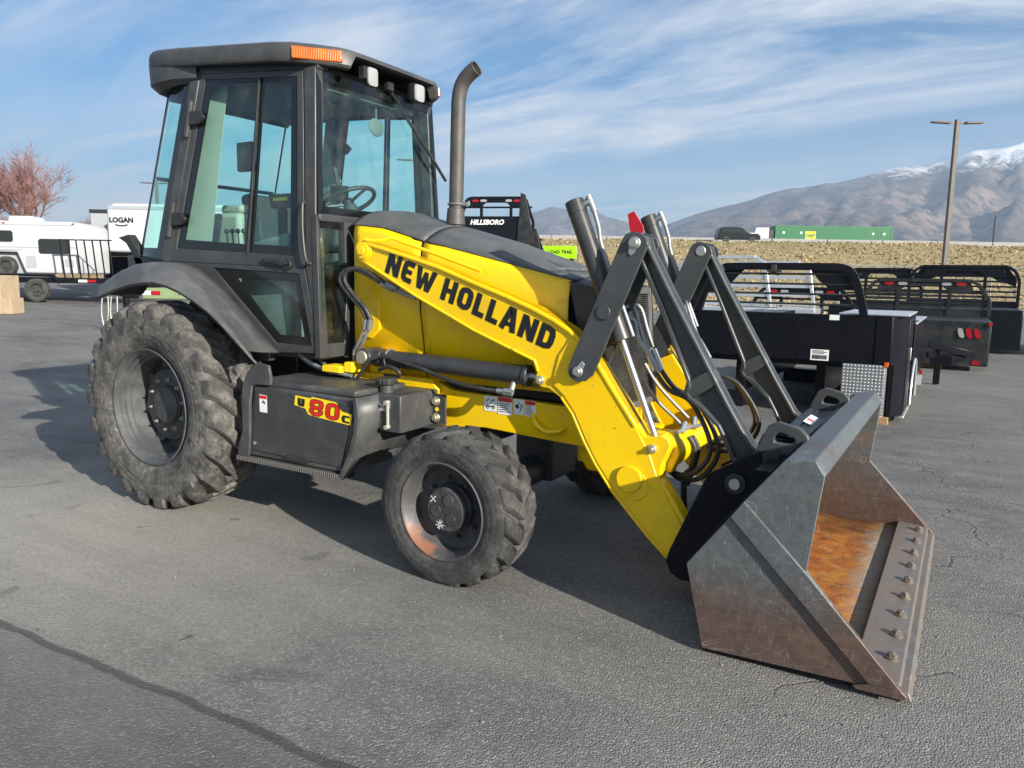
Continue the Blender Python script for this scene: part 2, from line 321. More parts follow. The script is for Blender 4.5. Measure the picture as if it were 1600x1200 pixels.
def asphalt():
    mt, t, b, vec = new_mat('asphalt')
    sp = N('ShaderNodeSeparateXYZ', t); t.links.new(vec, sp.inputs[0])
    big = noise_n(t, vec, 0.35, 5, 0.6); mid = noise_n(t, mapping(t, vec, (1.0, 2.6, 1), (0, 0, R(12))), 1.1, 6, 0.65)
    fine = noise_n(t, vec, 95, 3, 0.7); peb = N('ShaderNodeTexVoronoi', t); peb.inputs['Scale'].default_value = 130; t.links.new(vec, peb.inputs['Vector'])
    c = mixrgb(t, ramp(t, big, [(0.35, 0.0), (0.65, 1.0)]), (0.088, 0.089, 0.090), (0.185, 0.181, 0.170))
    c = mixrgb(t, ramp(t, mid, [(0.42, 0.0), (0.68, 0.75)]), c, (0.215, 0.208, 0.190))
    wx = math_n('MULTIPLY', math_n('ADD', sp.outputs[0], 0.3, t), 0.36, t); wy = math_n('MULTIPLY', math_n('ADD', sp.outputs[1], 1.7, t), 0.62, t)
    wd = math_n('SQRT', math_n('ADD', math_n('MULTIPLY', wx, wx, t), math_n('MULTIPLY', wy, wy, t), t), None, t)
    wd = math_n('ADD', wd, math_n('MULTIPLY', math_n('SUBTRACT', noise_n(t, vec, 1.6, 6, 0.65), 0.5, t), 0.9, t), t)
    c = mixrgb(t, ramp(t, wd, [(0.15, 0.9), (1.0, 0.0)]), c, (0.36, 0.34, 0.295))
    sc = N('ShaderNodeSeparateColor', t); t.links.new(peb.outputs['Color'], sc.inputs[0])
    c = mixrgb(t, ramp(t, sc.outputs[0], [(0.0, 0.38), (0.55, 0.0), (1.0, 0.0)]), c, (0.05, 0.05, 0.05))
    c = mixrgb(t, ramp(t, sc.outputs[1], [(0.74, 0.0), (0.98, 0.55)]), c, (0.36, 0.35, 0.325))
    oil = ramp(t, noise_n(t, vec, 1.9, 4, 0.55, 0.8), [(0.655, 0.0), (0.70, 1.0)])
    c = mixrgb(t, math_n('MULTIPLY', oil, 0.38, t), c, (0.055, 0.054, 0.053))
    spot = ramp(t, noise_n(t, vec, 9.0, 2, 0.5, 0.5), [(0.745, 0.0), (0.765, 1.0)])
    c = mixrgb(t, math_n('MULTIPLY', spot, 0.6, t), c, (0.035, 0.034, 0.034))
    trk = ramp(t, noise_n(t, mapping(t, vec, (0.25, 5.0, 1), (0, 0, R(-9))), 1.0, 3, 0.6, 0.3), [(0.52, 0.0), (0.74, 0.20)])
    c = mixrgb(t, trk, c, (0.085, 0.084, 0.083))
    # seam filled with tar along y = -2.4 ; newer darker asphalt on its near side
    wob = math_n('MULTIPLY', math_n('SUBTRACT', noise_n(t, vec, 3.0, 4, 0.6), 0.5, t), 0.09, t)
    ys = math_n('ADD', math_n('ADD', sp.outputs[1], math_n('MULTIPLY', sp.outputs[0], -0.036, t), t), wob, t)
    dy = math_n('ABSOLUTE', math_n('ADD', ys, 2.452, t), None, t)
    near = ramp(t, math_n('ADD', math_n('MULTIPLY', ys, -1.0, t), -2.0, t), [(0.44, 0.0), (0.47, 1.0)])
    c = mixrgb(t, math_n('MULTIPLY', near, 0.42, t), c, (0.082, 0.083, 0.087))
    seam = ramp(t, math_n('ADD', dy, math_n('MULTIPLY', fine, 0.010, t), t), [(0.021, 1.0), (0.029, 0.0)])
    c = mixrgb(t, math_n('MULTIPLY', seam, 0.68, t), c, (0.040, 0.040, 0.041))
    # hairline cracks
    wv = N('ShaderNodeVectorMath', t, operation='ADD'); nn = N('ShaderNodeTexNoise', t); nn.inputs['Scale'].default_value = 4; nn.inputs['Detail'].default_value = 6; t.links.new(vec, nn.inputs['Vector'])
    sc2 = N('ShaderNodeVectorMath', t, operation='SCALE'); sc2.inputs['Scale'].default_value = 0.30
    t.links.new(nn.outputs['Color'], sc2.inputs[0]); t.links.new(vec, wv.inputs[0]); t.links.new(sc2.outputs[0], wv.inputs[1])
    vor = N('ShaderNodeTexVoronoi', t, feature='DISTANCE_TO_EDGE'); vor.inputs['Scale'].default_value = 0.95; t.links.new(wv.outputs[0], vor.inputs['Vector'])
    crk = ramp(t, vor.outputs['Distance'], [(0.002, 1.0), (0.006, 0.0)])
    gate = ramp(t, noise_n(t, vec, 0.8, 3), [(0.50, 0.0), (0.56, 1.0)])
    xg = ramp(t, math_n('MULTIPLY', sp.outputs[0], 0.1, t), [(0.36, 0.0), (0.38, 1.0)])
    crk = math_n('MULTIPLY', math_n('MULTIPLY', crk, gate, t), math_n('MAXIMUM', math_n('MULTIPLY', xg, 0.75, t), 0.10, t), t)
    c = mixrgb(t, math_n('MULTIPLY', crk, 0.85, t), c, (0.02, 0.02, 0.02))
    # pale scuffs
    sw = noise_n(t, mapping(t, vec, (1.3, 14, 1), (0, 0, R(28))), 1.0, 4, 0.7, 0.6)
    c = mixrgb(t, math_n('MULTIPLY', ramp(t, sw, [(0.72, 0.0), (0.76, 1.0)]), 0.28, t), c, (0.30, 0.29, 0.27))
    t.links.new(c, b.inputs['Base Color']); b.inputs['Roughness'].default_value = 0.82
    b.inputs['Specular IOR Level'].default_value = 0.35
    h = math_n('ADD', math_n('MULTIPLY', peb.outputs['Distance'], -1.0, t), math_n('MULTIPLY', fine, 0.5, t), t)
    h = math_n('SUBTRACT', h, math_n('MULTIPLY', crk, 2.0, t), t)
    bump(t, b, h, 0.55, 0.008)
asphalt()
def grass_mat(name, a, bcol, c3, scale):
    mt, t, b, vec = new_mat(name)
    f = ramp(t, noise_n(t, vec, scale, 6, 0.7), [(0.35, 0.0), (0.68, 1.0)])
    c = mixrgb(t, f, a, bcol); c = mixrgb(t, ramp(t, noise_n(t, vec, scale*0.13, 4, 0.6), [(0.45, 0.0), (0.7, 0.8)]), c, c3)
    t.links.new(c, b.inputs['Base Color']); b.inputs['Roughness'].default_value = 0.95; b.inputs['Specular IOR Level'].default_value = 0.1
    bump(t, b, noise_n(t, vec, scale*1.5, 4, 0.7), 0.8, 0.15)
grass_mat('dry_grass', (0.20, 0.15, 0.075), (0.46, 0.36, 0.20), (0.30, 0.27, 0.13), 1.6)
grass_mat('dry_tuft', (0.31, 0.245, 0.135), (0.52, 0.42, 0.25), (0.24, 0.23, 0.11), 0.7)
grass_mat('plain_soil', (0.30, 0.25, 0.17), (0.38, 0.32, 0.22), (0.26, 0.25, 0.17), 0.02)
def mountain_mat():
    mt, t, b, vec = new_mat('mountain_rock')
    sp = N('ShaderNodeSeparateXYZ', t); t.links.new(vec, sp.inputs[0])
    n = noise_n(t, vec, 0.010, 10, 0.72, 0.3); n3 = noise_n(t, vec, 0.035, 8, 0.7)
    base = mixrgb(t, ramp(t, noise_n(t, vec, 0.006, 8, 0.65), [(0.38, 0.0), (0.62, 1.0)]), (0.115, 0.095, 0.09), (0.30, 0.22, 0.18))
    base = mixrgb(t, ramp(t, n3, [(0.46, 0.0), (0.58, 0.9)]), base, (0.060, 0.068, 0.062))
    h = math_n('ADD', sp.outputs[2], math_n('MULTIPLY', math_n('SUBTRACT', noise_n(t, vec, 0.016, 10, 0.78, 0.4), 0.5, t), 330, t), t)
    mr = N('ShaderNodeMapRange', t); mr.inputs['From Min'].default_value = 300; mr.inputs['From Max'].default_value = 335; t.links.new(h, mr.inputs[0])
    c = mixrgb(t, mr.outputs[0], base, (0.85, 0.86, 0.88))
    t.links.new(c, b.inputs['Base Color']); b.inputs['Roughness'].default_value = 0.95; b.inputs['Specular IOR Level'].default_value = 0.1
    bump(t, b, noise_n(t, vec, 0.02, 10, 0.7), 0.5, 14.0)
mountain_mat()

# ------------------------------------------------------------------ mesh helpers
class MB:
    def __init__(s): s.v = []; s.f = []
    def add(s, vs_, fs):
        o = len(s.v); s.v += [tuple(p) for p in vs_]; s.f += [tuple(i+o for i in f) for f in fs]; return s
    def poly(s, pts): return s.add(pts, [tuple(range(len(pts)))])
    def box(s, x0, x1, y0, y1, z0, z1):
        return s.add([(x0,y0,z0),(x1,y0,z0),(x1,y1,z0),(x0,y1,z0),(x0,y0,z1),(x1,y0,z1),(x1,y1,z1),(x0,y1,z1)],
                     [(0,3,2,1),(4,5,6,7),(0,1,5,4),(1,2,6,5),(2,3,7,6),(3,0,4,7)])
    def hexa(s, bot, top):
        return s.add(list(bot)+list(top), [(3,2,1,0),(4,5,6,7),(0,1,5,4),(1,2,6,5),(2,3,7,6),(3,0,4,7)])
    def bar(s, p0, p1, w, h, up=(0,0,1)):
        p0 = Vector(p0); p1 = Vector(p1); d = (p1-p0).normalized(); u = Vector(up); sd = d.cross(u)
        if sd.length < 1e-4: sd = d.cross(Vector((1,0,0)))
        sd.normalize(); u = sd.cross(d)
        c = lambda p, a, b_: p+sd*(a*w/2)+u*(b_*h/2)
        return s.hexa([c(p0,-1,-1),c(p0,1,-1),c(p1,1,-1),c(p1,-1,-1)], [c(p0,-1,1),c(p0,1,1),c(p1,1,1),c(p1,-1,1)])
    def prism(s, pts, y0, y1, plane='xz'):
        n = len(pts)
        if plane == 'xz': mk = lambda p, y: (p[0], y, p[1])
        elif plane == 'yz': mk = lambda p, y: (y, p[0], p[1])
        else: mk = lambda p, y: (p[0], p[1], y)
        vs_ = [mk(p, y0) for p in pts]+[mk(p, y1) for p in pts]
        fs = [tuple(range(n)), tuple(range(2*n-1, n-1, -1))]+[(i, i+n, (i+1) % n+n, (i+1) % n) for i in range(n)]
        return s.add(vs_, fs)
    def strip(s, line, w, y0, y1, closed=False):
        """flange: a band of width w on the left of a polyline in the xz plane, from y0 to y1"""
        q = []; n = len(line)
        for i in range(n):
            a = Vector(line[i-1] if (i or closed) else line[0]); b_ = Vector(line[i]); c = Vector(line[(i+1) % n] if (i < n-1 or closed) else line[-1])
            d1 = (b_-a).normalized() if (b_-a).length > 1e-6 else (c-b_).normalized(); d2 = (c-b_).normalized() if (c-b_).length > 1e-6 else d1
            nn = Vector((-(d1.y+d2.y), d1.x+d2.x)); nn = nn.normalized()/max(0.5, math.cos(d1.angle(d2, 0)/2))
            q.append(b_+nn*w)
        for i in range(n if closed else n-1):
            j = (i+1) % n
            s.hexa([(line[i][0],y0,line[i][1]),(line[j][0],y0,line[j][1]),(q[j].x,y0,q[j].y),(q[i].x,y0,q[i].y)],
                   [(line[i][0],y1,line[i][1]),(line[j][0],y1,line[j][1]),(q[j].x,y1,q[j].y),(q[i].x,y1,q[i].y)])
        return s
    def cyl(s, p0, p1, r0, r1=None, n=20, cap=True):
        p0 = Vector(p0); p1 = Vector(p1); r1 = r0 if r1 is None else r1
        d = (p1-p0).normalized(); a = d.orthogonal().normalized(); b_ = d.cross(a)
        vs_ = [p0+(a*math.cos(t)+b_*math.sin(t))*r0 for t in [2*math.pi*i/n for i in range(n)]]+[p1+(a*math.cos(t)+b_*math.sin(t))*r1 for t in [2*math.pi*i/n for i in range(n)]]
        fs = [(i, (i+1) % n, (i+1) % n+n, i+n) for i in range(n)]
        if cap: fs += [tuple(range(n-1, -1, -1)), tuple(range(n, 2*n))]
        return s.add(vs_, fs)
    def tube(s, pts, r, n=10, sub=5, cap=True):
        P = [Vector(p) for p in pts]
        if sub > 1 and len(P) > 2:
            Q = []
            for i in range(len(P)-1):
                a = P[max(i-1,0)]; b_ = P[i]; c = P[i+1]; d = P[min(i+2,len(P)-1)]
                for k in range(sub):
                    t = k/sub
                    Q.append(0.5*((2*b_)+(c-a)*t+(2*a-5*b_+4*c-d)*t*t+(3*b_-a-3*c+d)*t**3))
            Q.append(P[-1]); P = Q
        rr = r if isinstance(r, (list, tuple)) else None
        vs_ = []; prev = None
        for i, p in enumerate(P):
            d = (P[min(i+1,len(P)-1)]-P[max(i-1,0)]).normalized()
            a = d.orthogonal().normalized() if prev is None else (prev-d*prev.dot(d)).normalized()
            prev = a; b_ = d.cross(a)
            ri = r if rr is None else rr[0]+(rr[1]-rr[0])*i/(len(P)-1)
            vs_ += [p+(a*math.cos(t)+b_*math.sin(t))*ri for t in [2*math.pi*k/n for k in range(n)]]
        fs = []
        for i in range(len(P)-1):
            for k in range(n):
                fs.append((i*n+k, i*n+(k+1) % n, (i+1)*n+(k+1) % n, (i+1)*n+k))
        if cap: fs += [tuple(range(n-1,-1,-1)), tuple(range((len(P)-1)*n, len(P)*n))]
        return s.add(vs_, fs)
    def lathe(s, prof, n=64, c=(0,0,0), closed=False):
        """profile of (y, r) turned about the y axis"""
        m_ = len(prof); vs_ = []
        for i in range(n):
            t = 2*math.pi*i/n
            vs_ += [(c[0]+r*math.cos(t), c[1]+y, c[2]+r*math.sin(t)) for y, r in prof]
        fs = []
        for i in range(n):
            j = (i+1) % n
            for k in range(m_-1 if not closed else m_):
                k2 = (k+1) % m_
                fs.append((i*m_+k, i*m_+k2, j*m_+k2, j*m_+k))
        return s.add(vs_, fs)
    def loft(s, secs, closed=False):
        n = len(secs[0]); vs_ = [p for q in secs for p in q]; fs = []
        for i in range(len(secs)-1):
            for k in range(n if closed else n-1):
                k2 = (k+1) % n
                fs.append((i*n+k, i*n+k2, (i+1)*n+k2, (i+1)*n+k))
        return s.add(vs_, fs)
    def ring(s, outer, inner, back):
        """frame between two loops with the same count; back = offset vector giving it depth"""
        n = len(outer); bk = Vector(back)
        A = [Vector(p) for p in outer]; B_ = [Vector(p) for p in inner]
        vs_ = A+B_+[p+bk for p in A]+[p+bk for p in B_]; fs = []
        for i in range(n):
            j = (i+1) % n
            fs += [(i, j, n+j, n+i), (2*n+i, 3*n+i, 3*n+j, 2*n+j), (i, 2*n+i, 2*n+j, j), (n+i, n+j, 3*n+j, 3*n+i)]
        return s.add(vs_, fs)
    def ball(s, c, r, n=12):
        vs_ = []; fs = []; m_ = n//2
        r3 = r if isinstance(r, (tuple, list)) else (r, r, r)
        for i in range(m_+1):
            ph = math.pi*i/m_
            for k in range(n):
                t = 2*math.pi*k/n
                vs_.append((c[0]+r3[0]*math.sin(ph)*math.cos(t), c[1]+r3[1]*math.sin(ph)*math.sin(t), c[2]+r3[2]*math.cos(ph)))
        for i in range(m_):
            for k in range(n): fs.append((i*n+k, (i+1)*n+k, (i+1)*n+(k+1) % n, i*n+(k+1) % n))
        return s.add(vs_, fs)
    def mirror_y(s):
        q = MB(); q.v = [(x, -y, z) for x, y, z in s.v]; q.f = [tuple(reversed(f)) for f in s.f]; return q
    def mesh(s, name, mat, smooth=46):
        me = bpy.data.meshes.new(name); me.from_pydata(s.v, [], s.f); me.validate()
        import bmesh
        bm = bmesh.new(); bm.from_mesh(me); bmesh.ops.remove_doubles(bm, verts=bm.verts, dist=1e-5)
        bmesh.ops.recalc_face_normals(bm, faces=bm.faces); bm.to_mesh(me); bm.free()
        if mat: me.materials.append(MATS[mat])
        if smooth:
            me.polygons.foreach_set('use_smooth', [True]*len(me.polygons))
            me.set_sharp_from_angle(angle=R(smooth))
        return me
    def build(s, name, mat, parent=None, bevel=0.0, smooth=46, solid=0.0, loc=None, label=None):
        o = bpy.data.objects.new(name, s.mesh(name, mat, smooth)); col.objects.link(o)
        if parent: o.parent = parent
        if loc: o.location = loc
        if solid:
            md = o.modifiers.new('solid', 'SOLIDIFY'); md.thickness = solid; md.offset = 0
        if bevel:
            md = o.modifiers.new('bevel', 'BEVEL'); md.width = bevel; md.segments = 2; md.limit_method = 'ANGLE'; md.angle_limit = R(40); md.harden_normals = False
        if label: o['label'] = label
        return o
def tag(o, label=None, cat=None, group=None, kind=None):
    if label: o['label'] = label
    if cat: o['category'] = cat
    if group: o['group'] = group
    if kind: o['kind'] = kind
    return o
def empty(name, loc=(0,0,0), rz=0.0):
    o = bpy.data.objects.new(name, None); col.objects.link(o); o.location = loc; o.rotation_euler.z = rz; o.empty_display_size = 0.2
    return o
def structure(mb, name, mat, **kw):
    o = mb.build(name, mat, **kw); o['kind'] = 'structure'; return o
def both(mb, name, mat, parent, **kw):
    a = mb.build(name, mat, parent, **kw); b_ = mb.mirror_y().build(name, mat, parent, **kw); return a, b_
_dg = None
def text_mesh(txt, size, bold=0.0, shear=0.0):
    cu = bpy.data.curves.new('lettering', 'FONT'); cu.body = txt; cu.size = size; cu.offset = bold; cu.shear = shear; cu.align_x = 'CENTER'; cu.align_y = 'CENTER'
    cu.resolution_u = 3
    o = bpy.data.objects.new('lettering', cu); col.objects.link(o)
    dg = bpy.context.evaluated_depsgraph_get(); me = bpy.data.meshes.new_from_object(o.evaluated_get(dg))
    bpy.data.objects.remove(o); return me
def text(txt, size, mat, origin, xdir, ydir, parent, name='lettering', bold=0.0, shear=0.0):
    """flat print; xdir and ydir are the directions of reading and of up"""
    me = text_mesh(txt, size, bold, shear)
    X = Vector(xdir).normalized(); Yv = Vector(ydir).normalized(); Z = X.cross(Yv)
    mt = Matrix((X, Yv, Z)).transposed().to_4x4(); mt.translation = Vector(origin)
    me.transform(mt); me.materials.clear(); me.materials.append(MATS[mat])
    o = bpy.data.objects.new(name, me); col.objects.link(o); o.parent = parent; return o
# bold block letters as thick strokes, in units of letter height
def stroke(mb, line, t, f, closed=False):
    n = len(line); a_ = []; b_ = []
    for i in range(n):
        p = Vector(line[i]); d1 = d2 = None
        if i or closed: d1 = (p-Vector(line[i-1])).normalized()
        if i < n-1 or closed: d2 = (Vector(line[(i+1) % n])-p).normalized()
        d1 = d1 or d2; d2 = d2 or d1
        nn = Vector((-(d1.y+d2.y), d1.x+d2.x)).normalized(); k = 1/max(0.35, math.cos(d1.angle(d2, 0)/2))
        a_.append(p+nn*t/2*k); b_.append(p-nn*t/2*k)
    for i in range(n if closed else n-1):
        j = (i+1) % n
        mb.poly([f(*b_[i]), f(*b_[j]), f(*a_[j]), f(*a_[i])])
def rrect(x0, x1, y0, y1, c):
    return [(x0+c,y0),(x1-c,y0),(x1-c*0.3,y0+c*0.3),(x1,y0+c),(x1,y1-c),(x1-c*0.3,y1-c*0.3),(x1-c,y1),(x0+c,y1),(x0+c*0.3,y1-c*0.3),(x0,y1-c),(x0,y0+c),(x0+c*0.3,y0+c*0.3)]
def glyph(ch, t):
    h = t/2
    if ch == 'N': return 0.70, [([(h,0),(h,1)],0)], [[(0,1.0),(t*1.05,1.0),(0.70,0.0),(0.70-t*1.05,0)]], [([(0.70-h,0),(0.70-h,1)],0)]
    if ch == 'E': return 0.56, [([(0.56,1-h),(0.22,1-h),(h+0.03,1-h-0.06),(h,1-h-0.2),(h,h+0.2),(h+0.03,h+0.06),(0.22,h),(0.56,h)],0)], [[(t,0.5-h*0.85),(0.50,0.5-h*0.85),(0.50,0.5+h*0.85),(t,0.5+h*0.85)]], []
    if ch == 'W': return 1.0, [], [[(0,1),(.25,1),(.325,.40),(.405,.84),(.595,.84),(.675,.40),(.75,1),(1.0,1),(.81,0),(.57,0),(.50,.42),(.43,0),(.19,0)]], []
    if ch == 'H': return 0.66, [([(h,0),(h,1)],0),([(0.66-h,0),(0.66-h,1)],0)], [[(t,0.5-h*0.9),(0.66-t,0.5-h*0.9),(0.66-t,0.5+h*0.9),(t,0.5+h*0.9)]], []
    if ch in 'O0': return 0.66, [(rrect(h,0.66-h,h,1-h,0.17),1)], [], []
    if ch == '8': return 0.66, [(rrect(h,0.66-h,0.5,1-h,0.10),1),([(h,.5-h),(h,h+.12),(h+.12,h),(.66-h-.12,h),(.66-h,h+.12),(.66-h,.5-h)],0)], [], []
    if ch == '8?': return 0.66, [(rrect(h,0.66-h,h,1-h,0.15),1)], [[(t*.9,0.5-h*1.1),(0.66-t*.9,0.5-h*1.1),(0.66-t*.9,0.5+h*1.1),(t*.9,0.5+h*1.1)]], []
    if ch == 'L': return 0.52, [([(h,1),(h,h),(0.52,h)],0)], [], []
    if ch == 'A': return 0.72, [([(h*0.9,0),(0.30,0.93),(0.42,0.93),(0.72-h*0.9,0)],0)], [[(0.235,0.2),(0.485,0.2),(0.44,0.2+t*0.75),(0.28,0.2+t*0.75)]], []
    if ch == 'D': return 0.66, [([(h,h),(0.66-h-0.2,h),(0.66-h-0.05,h+0.06),(0.66-h,h+0.22),(0.66-h,1-h-0.22),(0.66-h-0.05,1-h-0.06),(0.66-h-0.2,1-h),(h,1-h)],1)], [], []
    if ch == 'U': return 0.64, [([(h,1),(h,h+0.16),(h+0.05,h+0.04),(0.2,h),(0.44,h),(0.64-h-0.05,h+0.04),(0.64-h,h+0.16),(0.64-h,1)],0)], [], []
    if ch == 'C': return 0.62, [([(0.62,1-h),(0.2,1-h),(h,1-h-0.16),(h,h+0.16),(0.2,h),(0.62,h)],0)], [], []
    return 0.16, [], [], []
def block_text(txt, height, width, y, origin, ang, t=0.25, gap=0.11, skew=0.0, grow=0.0):
    mb = MB(); x = 0.0; pens = []
    for ch in txt:
        g = glyph(ch, t); pens.append((x, g)); x += g[0]+gap
    sx = width/(x-gap); ca, sa = math.cos(ang), math.sin(ang)
    for x0, g in pens:
        def f(a, b_, x0=x0):
            X = (x0+a)*sx+skew*b_*height; Zv = b_*height
            return (origin[0]+X*ca-Zv*sa, y, origin[1]+X*sa+Zv*ca)
        for ln, cl in list(g[1])+list(g[3]): stroke(mb, ln, t+grow, f, bool(cl))
        for pg in g[2]:
            mb.poly([(p[0], p[1]-0.0003 if g[3] else p[1], p[2]) for p in [f(*q) for q in pg]])
    return mb

# ================================================================== the setting
def gz(x, y=0):
    d = -x-7.0
    return GZ + (0.0 if d < 0 else (0.03*d*d/4 if d < 2 else 0.03*(d-1)))
xs = [-75, -60, -45, -35, -30, -25, -22, -18, -14, -11, -9, -8, -7.5, -7, -5, 0, 5, 12, 30, 60]
ys_ = [-40, -20, -8, 0, 8, 16, 24, 33, 40]
g = MB(); g.loft([[(x, y, gz(x)) for y in ys_] for x in xs]); structure(g, 'ground', 'asphalt', smooth=60)
FH = Vector((FW.x, FW.y, 0)).normalized(); RH = Vector((RT.x, RT.y, 0)).normalized()
def away(D, Lr, z=0.0):                       # metres ahead of and to the right of the spot the photograph was taken from
    p = Vector((CP.x, CP.y, 0))+FH*D+RH*Lr; return Vector((p.x, p.y, z))
gv = MB(); rp_ = random.Random(3)
for i in range(800):
    x = rp_.uniform(-3, 5.5); y = rp_.uniform(-3.3, 2.5) if rp_.random() < .7 else rp_.uniform(2.5, 8)
    r_ = rp_.choice((.003, .004, .005, .006, .009)); a = rp_.uniform(0, 6.3); z = gz(x)
    gv.add([(x+r_*math.cos(a+k*1.57)*rp_.uniform(.7,1.3), y+r_*math.sin(a+k*1.57)*rp_.uniform(.7,1.3), z+.001) for k in range(4)]+[(x, y, z+r_*rp_.uniform(.7,1.2))], [(0,1,4),(1,2,4),(2,3,4),(3,0,4)])
tag(gv.build('loose_gravel', 'gravel_stone', smooth=0), 'loose bits of gravel scattered over the asphalt', 'gravel', kind='stuff')
# plain beyond the lot
t_ = MB(); t_.loft([[away(D, l_, -0.6) for l_ in (-3400, -800, -200, 0, 200, 800, 3400)] for D in (-300, 20, 150, 600, 1500, 3200)])
structure(t_, 'plain', 'plain_soil')
# bank of dry grass rising to the road
def bank_z(D, l_):
    s = max(0.0, min(1.0, (D-34)/44)); s = s*s*(3-2*s)
    return -0.10+5.35*s+0.35*noise.noise(Vector((D*0.12, l_*0.12, 0)))*(0.2+s)*(1 if D < 80 else 0)
bk = MB(); bk.loft([[away(D, l_, bank_z(D, l_)) for l_ in range(-40, 141, 3)] for D in list(range(33, 82, 2))+[84]])
structure(bk, 'bank', 'dry_grass', smooth=60)
tf = MB()
for i in range(16000):
    D = random.uniform(34, 80); l_ = random.uniform(2, 90)*D/60
    p = away(D, l_, bank_z(D, l_)-0.03); hgt = random.uniform(0.05, 0.20); w = random.uniform(0.08, 0.26)
    for k in range(3):
        a = random.uniform(0, math.pi); dx, dy = math.cos(a)*w/2, math.sin(a)*w/2; ox, oy = random.uniform(-.1,.1), random.uniform(-.1,.1)
        tf.add([(p.x-dx,p.y-dy,p.z),(p.x+dx,p.y+dy,p.z),(p.x+dx*0.5+ox,p.y+dy*0.5+oy,p.z+hgt),(p.x-dx*0.6+ox,p.y-dy*0.6+oy,p.z+hgt*random.uniform(.6,1))], [(0,1,2,3)])
tag(tf.build('grass_tufts', 'dry_tuft', smooth=0), 'dry straw coloured grass tufts all over the bank below the road', 'grass', kind='stuff')
rd = MB(); rd.loft([[away(D, l_, 5.27) for l_ in (-60, 20, 160)] for D in (82, 96, 130)]); structure(rd, 'road', 'asphalt')
hb = MB(); hb.loft([[away(D, l_, z) for l_ in (-60, 20, 160)] for D, z in ((130, 5.26), (150, -0.5))]); structure(hb, 'far_bank', 'dry_grass')
# mountains
def ridge(l_, tbl):
    for (a, ha), (b_, hb_) in zip(tbl, tbl[1:]):
        if a <= l_ <= b_: return ha+(hb_-ha)*(l_-a)/(b_-a)
    return tbl[0][1] if l_ < tbl[0][0] else tbl[-1][1]
def hz_v(u): return 432.8+(u-800)*0.016
def prof(D, pts): return [((u-800)/1186.85*D, (hz_v(u)-v)/1186.85*D) for u, v in pts]
def mountain(name, D0, D1, pts, l0, l1, step, amp):
    T = prof(D1, pts); mb = MB(); secs = []
    nr = 46
    for i in range(nr+1):
        k = i/nr; D = D0+(D1*1.18-D0)*k; row = []
        s = (D-D0)/(D1-D0); shp = (s**1.15 if s < 1 else 1-(s-1)*2.2)
        l_ = l0
        while l_ <= l1:
            h = ridge(l_, T)
            q = Vector((D*0.0032, l_*0.0032, 3.1)); rg = 0
            f = 1.0; a = 1.0
            for o_ in range(6):
                rg += a*(1-abs(noise.noise(q*f))*2); f *= 2.05; a *= 0.52
            z = h*shp+(rg-0.95)*amp*(h/300.0)*(0.15+0.85*math.sin(min(1, max(0, shp))*math.pi))+(rg-0.95)*4*(h/300)
            row.append(away(D, l_*(D/D1), max(-3, z)-0.5)); l_ += step
        secs.append(row)
    mb.loft(secs); o = structure(mb, name, 'mountain_rock', smooth=180); return o
mountain('mountain_range', 2100, 2900, [(560,432),(690,405),(760,362),(800,345),(840,331),(858,324),(874,327),(892,330),(905,327),(940,341),(985,353),(1020,360),(1080,375),(1200,400),(1300,430)], -1500, 1300, 14, 45)
mountain('mountain_slope', 1000, 2300, [(930,420),(985,372),(1040,350),(1085,335),(1150,318),(1210,301),(1265,291),(1310,284),(1350,275),(1400,266),(1450,259),(1490,246),(1530,238),(1565,232),(1600,225),(1700,205),(1850,190),(2100,200)], 150, 2600, 12, 30)

# chain link fence along the foot of the bank
fn = empty('chain_link_fence', away(30, 8, GZ)); tag(fn, 'galvanised chain link fence in front of the dry grass bank', 'fence')
def fpt(l_, z): return away(30.5, l_, z)-fn.location
for l_ in range(4, 24, 3):
    MB().cyl(fpt(l_, 0), fpt(l_, 2.15), 0.03, n=8).build('post', 'galvanized', fn)
MB().cyl(fpt(4, 2.12), fpt(22, 2.12), 0.02, n=6).build('top_rail', 'galvanized', fn)
wm = MB()
for i in range(-14, 120):
    for sg in (1, -1):
        a = 4+i*0.15; 
        za, zb = (0.05, 2.1) if sg > 0 else (2.1, 0.05)
        if a >= 4 and a+2.05 <= 22: wm.tube([fpt(a, za), fpt(a+2.05, zb)], 0.0035, n=3, sub=1, cap=False)
o = wm.build('wire_mesh', 'chain_link', fn); o['kind'] = 'stuff'
# road barrier, segment by segment
for i in range(17):
    a = -8+i*6.0
    p0 = away(84.0, a+0.06, 0); p1 = away(84.0, a+5.94, 0)
    n_ = FH*0.18
    q = MB(); q.hexa([p0-n_*1.6+Vector((0,0,5.2)), p1-n_*1.6+Vector((0,0,5.2)), p1+n_*1.6+Vector((0,0,5.2)), p0+n_*1.6+Vector((0,0,5.2))],
                     [p0-n_*.5+Vector((0,0,6.02)), p1-n_*.5+Vector((0,0,6.02)), p1+n_*.5+Vector((0,0,6.02)), p0+n_*.5+Vector((0,0,6.02))])
    o = q.build('road_barrier', 'concrete'); tag(o, 'pale concrete barrier segment along the road above the bank', 'barrier', 'concrete barrier segments along the road')

# ================================================================== the tractor
T = empty('loader_tractor', (0,0,0)); tag(T, 'yellow wheeled tractor loader with dark grey glazed cab and raised exhaust', 'tractor')
def P_(mb, name, mat, parent=None, **kw): return mb.build(name, mat, parent or T, **kw)

